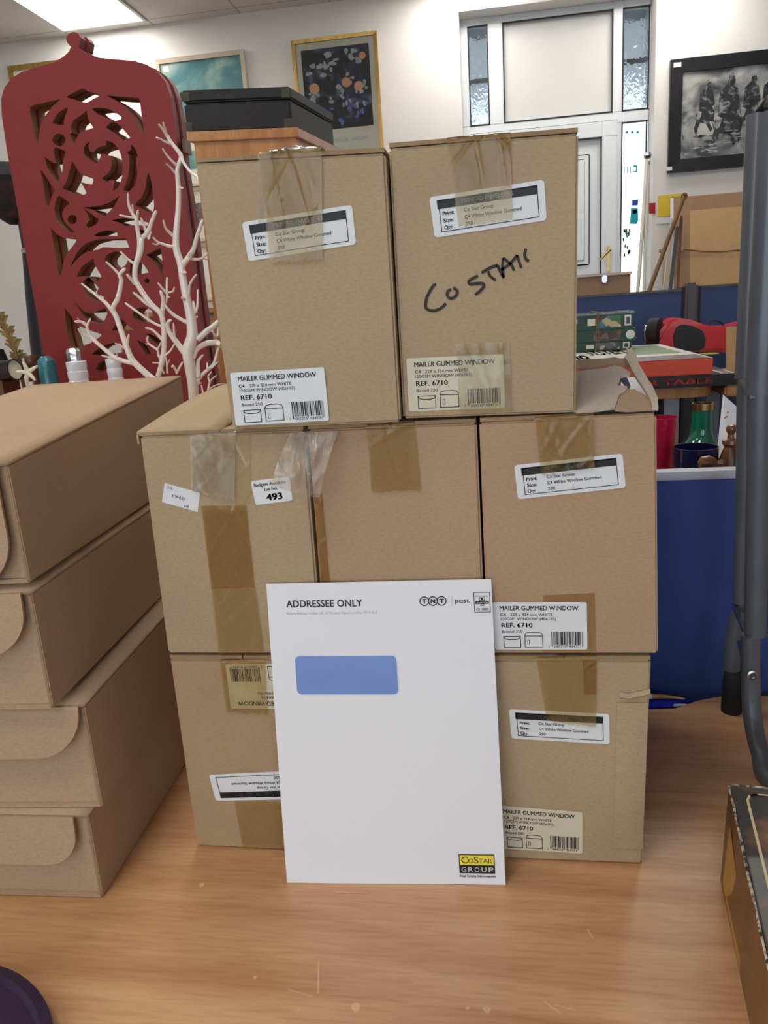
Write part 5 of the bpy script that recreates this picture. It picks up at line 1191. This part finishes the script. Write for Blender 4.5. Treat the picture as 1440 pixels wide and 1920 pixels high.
tag(MB().lathe([(r0*.5,0),(r0*.9,zt*.35),(r0*1.0,zt*.8),(r0*1.0,zt),(r0*.95,zt),(r0*.9,zt*.75),(r0*.8,zt*.4),(0.001,zt*.1)], c, 40).build('round_bowl', M['navy_glass'], smooth=True, loc=c), 'dark navy glazed bowl in front of the green vase', 'bowl')
c = at_(1369,0.60); zt = P(1372,797,0.60).z-DT; s_ = (P(1382,810,0.60).x-P(1362,810,0.60).x)/2
zz = lambda py: P(1370,py,0.60).z-DT
prof = [(s_*1.9,0),(s_*2.4,zz(885)),(s_*2.2,zz(866)),(s_*1.5,zz(846)),(s_*1.15,zz(838)),(s_*1.6,zz(832)),(s_*1.5,zz(826)),(s_*.7,zz(822)),(s_*.55,zz(815)),(s_*.95,zz(809)),(s_*1.0,zz(803)),(s_*.7,zz(798)),(0.001,zz(796))]
t = root('turned_finial', 'tall turned dark wood finial beside the white card', 'ornament', c)
MB().lathe(prof, c, 24).build('finial_body', M['darkwood'], t, smooth=True)
c2 = P(1326,866,0.56); t = root('turned_ornament', 'egg-shaped turned wooden knob in front of the navy bowl', 'ornament', (c2.x+0.02,0.56,DT+0.0005))
k0 = P(1327,868,0.56)
MB().lathe([(0.001,-0.016),(0.009,-0.012),(0.0125,0.0),(0.0095,0.010),(0.004,0.014),(0.006,0.018),(0.0075,0.022),(0.006,0.026),(0.001,0.027)], k0, 20, axis=(1,0.1,-0.15)).build('knob_head', M['darkwood'], t, smooth=True)
MB().lathe([(0.014,0),(0.016,0.01),(0.010,k0.z-DT-0.012)], (k0.x+0.012,0.565,DT+0.0005), 20).build('knob_stand', M['darkwood'], t, smooth=True)
q = [P(1356,740,0.80),P(1392,772,0.80),P(1386,880,0.72),P(1340,876,0.72)]
bt = [Vector((q[2].x,q[2].y,DT+0.001)),Vector((q[3].x-0.004,q[3].y,DT+0.001))]
mb = MB(); mb.prism([q[0],q[1],bt[0],bt[1]],(0,0.002,0)); fl = Flat()
fl.text('LOT', 0.36, 0.78, 0.035, 1, 0.2, 0.02, rot=0); fl.text('1920', 0.36, 0.72, 0.03, 1, 0.2)
f2 = MB(); q2 = P(1356,775,0.787)
mb.add([P(1356,777,0.79),P(1365,771,0.79),P(1367,774,0.79),P(1358,780,0.79)],[(0,1,2,3)],1); mb.add([P(1357,784,0.785),P(1364,779,0.785),P(1365,781,0.785),P(1358,786,0.785)],[(0,1,2,3)],1)
tag(mb.build('white_card', [M['paper'], M['red_print']], fix=False, loc=bt[1]), 'tall white card with small red print leaning behind the finial', 'card')

# ------------------------------------------------------------------ chairs' seats with games, hoverboard, upper partition
UY = 2.82
up_ = root('office_partition', 'blue fabric office partition beyond the board games', 'partition', (0.65,UY,-T))
pz1 = P(1180,548,UY).z; xa, xb = P(1284,543,UY).x, P(1308,543,UY).x
MB().box((-0.4,UY,-T+0.02),(xa-0.005,UY+0.04,pz1-0.01)).build('fabric_panel', M['blue_fabric_far'], up_); MB().box((-0.4,UY-0.003,pz1-0.01),(xa-0.005,UY+0.043,pz1)).build('top_rail', M['grey_post'], up_)
MB().box((xa,UY-0.02,-T),(xb,UY+0.06,P(1296,530,UY).z)).build('corner_post', M['grey_post'], up_, bevel=0.01)
for xx in (xa-0.012, xb): MB().box((xx,UY-0.006,-T),(xx+0.012,UY+0.046,pz1+0.005)).build('post_channel', M['gasket'], up_)
pz2 = P(1350,533,UY).z
MB().box((xb+0.012,UY,-T+0.02),(2.6,UY+0.04,pz2-0.01)).build('fabric_panel', M['blue_fabric_far'], up_); MB().box((xb+0.012,UY-0.003,pz2-0.01),(2.6,UY+0.043,pz2)).build('top_rail', M['grey_post'], up_)
# beech display benches
OYB = 2.3
BY = 1.70; bz = P(1285,722,BY).z-0.004
bn = root('display_bench', 'beech topped bench with rounded corner carrying the board games', 'bench', (0.45,BY+0.25,-T))
xr = P(1341,735,BY).x; rc = 0.05
lp_ = [(-0.1,BY),(xr-rc,BY)] + [(xr-rc+rc*math.sin(t), BY+rc-rc*math.cos(t)) for t in [i*math.pi/12 for i in range(7)]] + [(xr,OYB+0.35),(-0.1,OYB+0.35)]
MB().prism([(x,y,bz-0.034) for x,y in lp_],(0,0,0.034)).build('bench_top', M['beech'], bn, bevel=0.004)
for x in (-0.05, 0.62):
    for y in (BY+0.08, BY+0.46): MB().box((x,y,-T),(x+0.045,y+0.04,bz-0.034)).build('leg', M['grey_trim'], bn)
MB().box((-0.1,BY+0.5,-T+0.05),(xr-0.05,BY+0.52,bz-0.034)).build('back_panel', M['black_plastic'], bn)
bn2 = root('display_bench', 'second beech topped bench, partly hidden behind the grey tube frame', 'bench', (1.1,BY+0.25,-T))
xl2 = P(1356,727,BY).x
MB().box((xl2,BY-0.02,bz-0.034),(1.6,BY+0.5,bz)).build('bench_top', M['beech'], bn2, bevel=0.006)
for x in (xl2+0.06,1.5):
    for y in (BY+0.04, BY+0.42): MB().box((x,y,-T),(x+0.045,y+0.04,bz-0.034)).build('leg', M['grey_trim'], bn2)
# black lidded game: side reads R TABLE
def gamebox(name, label, q_front, Yf, Yb, top_px, mats, parts, group=None):
    pass
k0 = P(1195,715,BY-0.03); k1 = P(1385,697,BY-0.03)
gz0 = bz+0.0006; gz1 = P(1300,704,BY-0.03).z
gA = root('board_game', 'black board game box with red lettering on its side, lowest on the bench', 'game', (0.6,BY+0.1,gz0))
xA0, xA1 = P(1150,712,BY-0.03).x, P(1384,700,BY-0.03).x
MB().box((xA0,BY-0.03,gz0),(xA1,BY+0.38,gz1)).build('game_box', M['game_dark'], gA, bevel=0.002)
fl = Flat(); q = [Vector((P(1212,700,BY-0.03).x,BY-0.031,gz1-0.004)), Vector((P(1340,700,BY-0.03).x,BY-0.031,gz1-0.004)), Vector((P(1340,720,BY-0.03).x,BY-0.031,gz0+0.006)), Vector((P(1212,720,BY-0.03).x,BY-0.031,gz0+0.006))]
fl.text('R TABLE', 4, 14, 60, 0, 92, 0.03); mb = MB(); fl.lay(q,100,90,mb,step=0.0004); mb.build('lettering', M['red_print'], gA, fix=False)
xp0, xp1 = P(1350,700,BY).x, xA1-0.006
mb = MB(); mb.add([(xp0,BY-0.02,gz1+0.0008),(xp1,BY-0.02,gz1+0.0008),(xp1,BY+0.09,gz1+0.0008),(xp0,BY+0.09,gz1+0.0008)],[(0,1,2,3)],0); mb.add([(xp0+.006,BY-0.012,gz1+0.0012),(xp1-.006,BY-0.012,gz1+0.0012),(xp1-.006,BY+0.082,gz1+0.0012),(xp0+.006,BY+0.082,gz1+0.0012)],[(0,1,2,3)],1)
mb.build('lid_photo', [M['white_tag'], M['game_crowd']], gA, fix=False)
c = PZ(1330,663,gz1+0.001); mb = MB(); mb.add([c+Vector((0.035*math.cos(t),0.05*math.sin(t),0.0006)) for t in [i*math.pi/10 for i in range(20)]],[tuple(range(20))]); mb.build('lid_badge', mat('yellow_badge',(190,180,50),0.4,0.1), gA)
# orange sided game with white lid
oz0 = gz1+0.0006; oz1 = P(1300,673,BY-0.02).z; OYB = PZ(1284,643,oz1).y
xo1 = P(1337,675,BY-0.02).x; xo0 = P(1060,694,BY-0.02).x
gB = root('board_game', 'orange sided board game with white lid and sports photograph', 'game', ((xo0+xo1)/2,BY+0.1,oz0))
MB().box((xo0,BY-0.02,oz0),(xo1,OYB,oz1)).build('game_box', M['game_orange'], gB, bevel=0.002)
lid = MB(); y0_,y1_ = BY-0.02, OYB
def lq(u0,v0,u1,v1,mi,z): lid.add([(xo0+(xo1-xo0)*u0,y0_+(y1_-y0_)*v0,oz1+z),(xo0+(xo1-xo0)*u1,y0_+(y1_-y0_)*v0,oz1+z),(xo0+(xo1-xo0)*u1,y0_+(y1_-y0_)*v1,oz1+z),(xo0+(xo1-xo0)*u0,y0_+(y1_-y0_)*v1,oz1+z)],[(0,1,2,3)],mi)
lq(0.0,0.0,1.0,1.0,0,0.0008); lq(0.02,0.0,0.98,0.22,1,0.0012); lq(0.60,0.34,0.93,0.94,2,0.0012)
fl = Flat(); fl.text('SYSTEM', 27, 46, 32, 3, 29, 0.012); fl.text('olo', 6, 26, 34, 3, 17, 0.03)
fl.lay([(xo0,y1_,oz1+0.0016),(xo1,y1_,oz1+0.0016),(xo1,y0_,oz1+0.0016),(xo0,y0_,oz1+0.0016)],100,100,lid,Vector((0,0,1)))
lid.build('lid', [M['game_white'], M['game_crowd'], M['game_photo'], M['ink']], gB, fix=False)
# puzzles tied with twine
PY = max(PZ(1150,657,oz1+0.002).y, BY); zp = max(oz1+0.003, P(1140,657,PY).z)
for i, (py0, py1, xr_, mm_, lab) in enumerate(((657,640,1184,'puz_grey','lowest jigsaw box of the twine-tied pile, grey picture strip'),(640,617,1193,'puz_sepia','middle jigsaw box of the twine-tied pile, sepia picture strip'),(617,588,1187,'puz_photo','topmost jigsaw box of the twine-tied pile, wrapped in cellophane'))):
    z0_ = P(1150,py0,PY).z if i else oz1+0.0026; z1_ = P(1150,py1,PY).z-0.0006
    x1_ = P(xr_,py0,PY).x; x0_ = x1_-0.30
    r_ = root('jigsaw_box', lab, 'puzzle', ((x0_+x1_)/2,PY+0.1,z0_), 'jigsaw boxes tied with twine')
    MB().box((x0_,PY,z0_),(x1_,PY+0.19,z1_)).build('puzzle_box', M['puz_green'], r_, bevel=0.001)
    h_ = z1_-z0_; mb = MB(); fx = lambda u: x0_+(x1_-x0_)*u
    def fr_(u0,v0,u1,v1,mi,lv=1): mb.add([(fx(u0),PY-0.0006*lv,z0_+h_*v0),(fx(u1),PY-0.0006*lv,z0_+h_*v0),(fx(u1),PY-0.0006*lv,z0_+h_*v1),(fx(u0),PY-0.0006*lv,z0_+h_*v1)],[(0,1,2,3)],mi)
    fr_((0.58,0.50,0.58)[i],0.14,(0.86,0.82,0.86)[i],0.9,0)
    if i != 1:
        fr_(0.90,0.18,0.975,0.88,1); fr_(0.915,0.3,0.96,0.75,3,2); fr_(0.47,0.3,0.56,0.75,2,2)
        fl = Flat(); fl.text('PUZZLE', 2, 20, 26, 1, 60); fl.lay([(fx(.22),PY-.0006,z1_-h_*.1),(fx(.44),PY-.0006,z1_-h_*.1),(fx(.44),PY-.0006,z0_+h_*.3),(fx(.22),PY-.0006,z0_+h_*.3)],100,60,mb)
    else:
        cc_ = (fx(.93),z0_+h_*.5); mb.add([(cc_[0]+0.016*math.cos(t),PY-0.0008,cc_[1]+0.38*h_*math.sin(t)) for t in [k_*math.pi/8 for k_ in range(16)]],[tuple(range(16))],1)
    mb.build('side_print', [M[mm_], M['white_tag'], M['mount'], M['puz_grey']], r_, fix=False)
    if i == 2:
        MB().box((x0_-0.001,PY-0.0022,z1_-0.001),(x1_+0.004,PY+0.192,z1_+0.006)).build('cellophane', M['cellophane'], r_)
        xt = P(1120,600,PY).x
        pth = [(xt,PY-0.003,oz1+0.004),(xt-0.003,PY-0.0035,(oz1+z1_)/2),(xt,PY-0.003,z1_+0.006),(xt,PY+0.0,z1_+0.009),(xt,PY+0.19,z1_+0.009)]
        MB().tube(pth,0.0022,6).build('twine', M['twine'], r_); MB().tube([(xt+0.006,PY-0.004,oz1+0.004),(xt+0.004,PY-0.0042,z1_+0.006)],0.0018,6).build('twine', M['twine'], r_)
# red self-balancing board on a stand
HY = OYB+0.05
hb = root('balance_board', 'glossy red two-wheeled balance board with black foot pad', 'balance board', (P(1300,660,HY).x,HY+0.1,gz1+0.001))
pr_h = [(1228,660),(1228,642),(1240,618),(1256,600),(1275,596),(1296,599),(1320,608),(1345,613),(1372,612),(1400,604),(1430,600),(1450,612),(1450,650),(1440,665),(1395,668),(1350,660),(1310,660),(1270,664)]
lp3 = [P(x,y,HY) for x,y in pr_h]
zmin = min(p.z for p in lp3)
o = MB().prism(lp3,(0,0.16,0)).build('board_shell', M['red_gloss'], hb, bevel=0.014, seg=4, smooth=True)
pad = [P(x,y,HY-0.004) for x,y in ((1264,650),(1262,630),(1268,614),(1280,608),(1298,611),(1318,620),(1324,636),(1322,652),(1310,658),(1276,657))]
MB().prism(pad,(0,0.008,0)).build('foot_pad', M['black_plastic'], hb, bevel=0.003)
fl = Flat(); fl.text('AIRBOARD', 0, 0, 0.006, 0, 0.05)
wc = P(1232,624,HY)+Vector((-0.004,0.03,0)); wr = (P(1231,595,HY).z-P(1231,650,HY).z)/2
MB().lathe([(wr*.6,-0.022),(wr*.95,-0.02),(wr,-0.008),(wr,0.008),(wr*.95,0.02),(wr*.6,0.022)], wc, 28, axis=(1,-0.5,0.0)).build('wheel', M['rubber'], hb, smooth=True)
MB().lathe([(wr*.62,-0.026),(wr*.6,-0.03),(wr*.3,-0.032),(0.001,-0.032)], wc, 28, axis=(1,-0.5,0.0)).build('wheel_hub', M['steel'], hb, smooth=True)
MB().tube(smooth_path([P(1328,606,HY+0.05),P(1335,601,HY+0.05),P(1348,603,HY+0.05),P(1357,610,HY+0.05)],4),0.003,6).build('cable', M['black_plastic'], hb, smooth=True)
st_ = root('black_crate', 'black crate under the red balance board', 'crate', (P(1310,690,HY).x,HY+0.1,bz))
MB().box((P(1238,690,HY).x,OYB+0.04,bz+0.0006),(xr-0.01,OYB+0.22,zmin-0.001)).build('crate_body', M['black_plastic'], st_, bevel=0.003)
q = [P(1362,613,1.80),P(1396,611,1.80),P(1396,650,1.80),P(1380,652,1.80),P(1366,632,1.80)]
dn = [Vector((q[3].x,1.80,bz+0.001)),Vector((q[4].x,1.80,bz+0.001))]
tag(MB().prism([q[0],q[1],Vector((q[2].x,1.80,bz+0.001)),dn[1]],(0,0.004,0)).build('cardboard_offcut', M['plain_tan'], loc=dn[1]), 'upright tan cardboard piece beside the red balance board', 'cardboard')

# ------------------------------------------------------------------ things near the far wall on the right
BZ = P(1180,560,3.6).z
cbx = root('storage_crate', 'brown box lid with a metal clasp standing above the far partition', 'box', (P(1130,545,3.4).x,3.5,-T))
p0 = P(1050,520,3.25); p1 = P(1183,512,3.25); 
MB().box((p0.x,3.25,-T),(p1.x,3.5,p1.z)).build('crate_body', M['frame_tape'], cbx, bevel=0.004)
MB().box((p0.x-0.005,3.24,p1.z-0.004),(p1.x+0.005,3.51,p1.z+0.008)).build('crate_edge', M['card_torn'], cbx)
c = P(1133,522,3.24); MB().box((c.x-0.012,3.225,c.z-0.02),(c.x+0.012,3.245,c.z+0.014)).build('clasp', M['steel'], cbx, bevel=0.004)
# back of a large framed picture, leaning
PB = 4.30
x0,z1 = P(1284,360,PB).x, P(1284,358,PB).z; x1 = x0+0.85
pbk = root('framed_picture', 'back of a large framed picture with tan board and hanging cord', 'picture', ((x0+x1)/2,PB,-T))
L_ = 0.05
def lean(x, z, y=0.0): return Vector((x, PB + y + 0.30*(z+T)/(z1+T)*1.0, z))
def lbox(mb, xa, xb, za, zb, ya, yb, mi=0):
    mb.hexa([lean(xa,za,ya),lean(xb,za,ya),lean(xb,zb,ya),lean(xa,zb,ya),lean(xa,za,yb),lean(xb,za,yb),lean(xb,zb,yb),lean(xa,zb,yb)], mi)
x0 = PX(1284,360,P(1284,358,PB).x).x
mb = MB(); lbox(mb,x0,x1,-T+0.0006,z1,0,0.03); mb.build('frame_back', M['frame_tape'], pbk)
mb = MB(); lbox(mb,x0+0.095,x1-0.095,-T+0.08,z1-0.085,-0.003,0); mb.build('backing_board', M['plain_tan'], pbk)
mb = MB(); lbox(mb,x0-0.012,x0,-T+0.0006,z1,0.0,0.03); mb.build('frame_edge', M['label'], pbk)
zr = P(1285,465,PB+0.2).z
MB().tube(smooth_path([lean(x0+0.04,zr,-0.01),lean(x0+0.3,zr-0.035,-0.012),lean(x1-0.04,zr,-0.01)],8),0.004,6).build('hanging_cord', M['twine'], pbk)
MB().lathe([(0.014,-0.006),(0.016,0),(0.012,0.008)], lean(x0+0.045,zr,-0.012), 12, axis=(0,1,0)).build('cord_ring', M['brass'], pbk)
# sticks, poles
def to_floor(p_top, p_low):          # extend the line down to the floor
    d = p_low-p_top; t = (-T+0.012-p_top.z)/d.z; return p_top+d*t
a = P(1283,368,4.14); b = P(1218,543,4.08); e = to_floor(a,b)
t = root('walking_stick', 'brown wooden rod leaning left of the framed picture back', 'stick', e)
MB().tube([e,b,a],[0.014,0.013,0.012],10).build('rod', M['stickwood'], t, smooth=True)
MB().lathe([(0.018,-0.008),(0.02,0),(0.018,0.008),(0.008,0.008),(0.008,-0.008)], a, 16, axis=(0,1,0)).build('ring_end', M['stickwood'], t, smooth=True)
for i, (p0, p1, wd, m_, lab, Y) in enumerate((((1262,410),(1247,541),0.016,'paleframe','pale grey frame moulding length leaning against the wall',4.45),((1270,425),(1257,541),0.014,'grey_post','dark grey frame moulding length leaning against the wall',4.40),((1277,405),(1270,541),0.012,'darkwood','dark red-brown wooden length beside the framed picture back',4.36))):
    a = P(*p0,Y); b = P(*p1,Y-0.05); e = to_floor(a,b); o = MB().tube([e,b,a],[wd]*3,4).build('frame_moulding', M[m_], loc=e); tag(o, lab, 'moulding', 'lengths leaning on the far wall')
a = P(1242,470,4.50); b = P(1243,541,4.49); e = to_floor(a,b)
t = root('turned_stick', 'pale stick with round knob at its head, leaning by the wall', 'stick', e)
MB().tube([e,b,a],[0.010]*3,10).build('rod', M['paleframe'], t, smooth=True); MB().lathe([(0.001,-0.02),(0.022,-0.008),(0.022,0.008),(0.001,0.02)], a, 14).build('knob', M['frame_tape'], t, smooth=True)
for (p0,p1,r_,lab) in (((1214,292),(1196,543),0.012,'white curtain pole with ball end leaning in the door recess'),((1217,302),(1207,543),0.010,'slim white pole leaning in the right corner of the door recess')):
    a = P(*p0,4.78 if r_ > 0.011 else 4.92); b = P(*p1,4.66 if r_ > 0.011 else 4.89); e = to_floor(a,b)
    t = root('curtain_pole', lab, 'pole', e, 'white poles leaning by the door'); MB().tube([e,b,a],[r_]*3,12).build('pole', M['patinated'], t, smooth=True)
    MB().lathe([(0.001,-0.024),(0.018,-0.018),(0.026,0),(0.018,0.018),(0.001,0.024)], a, 16).build('ball_end', M['steel'], t, smooth=True)
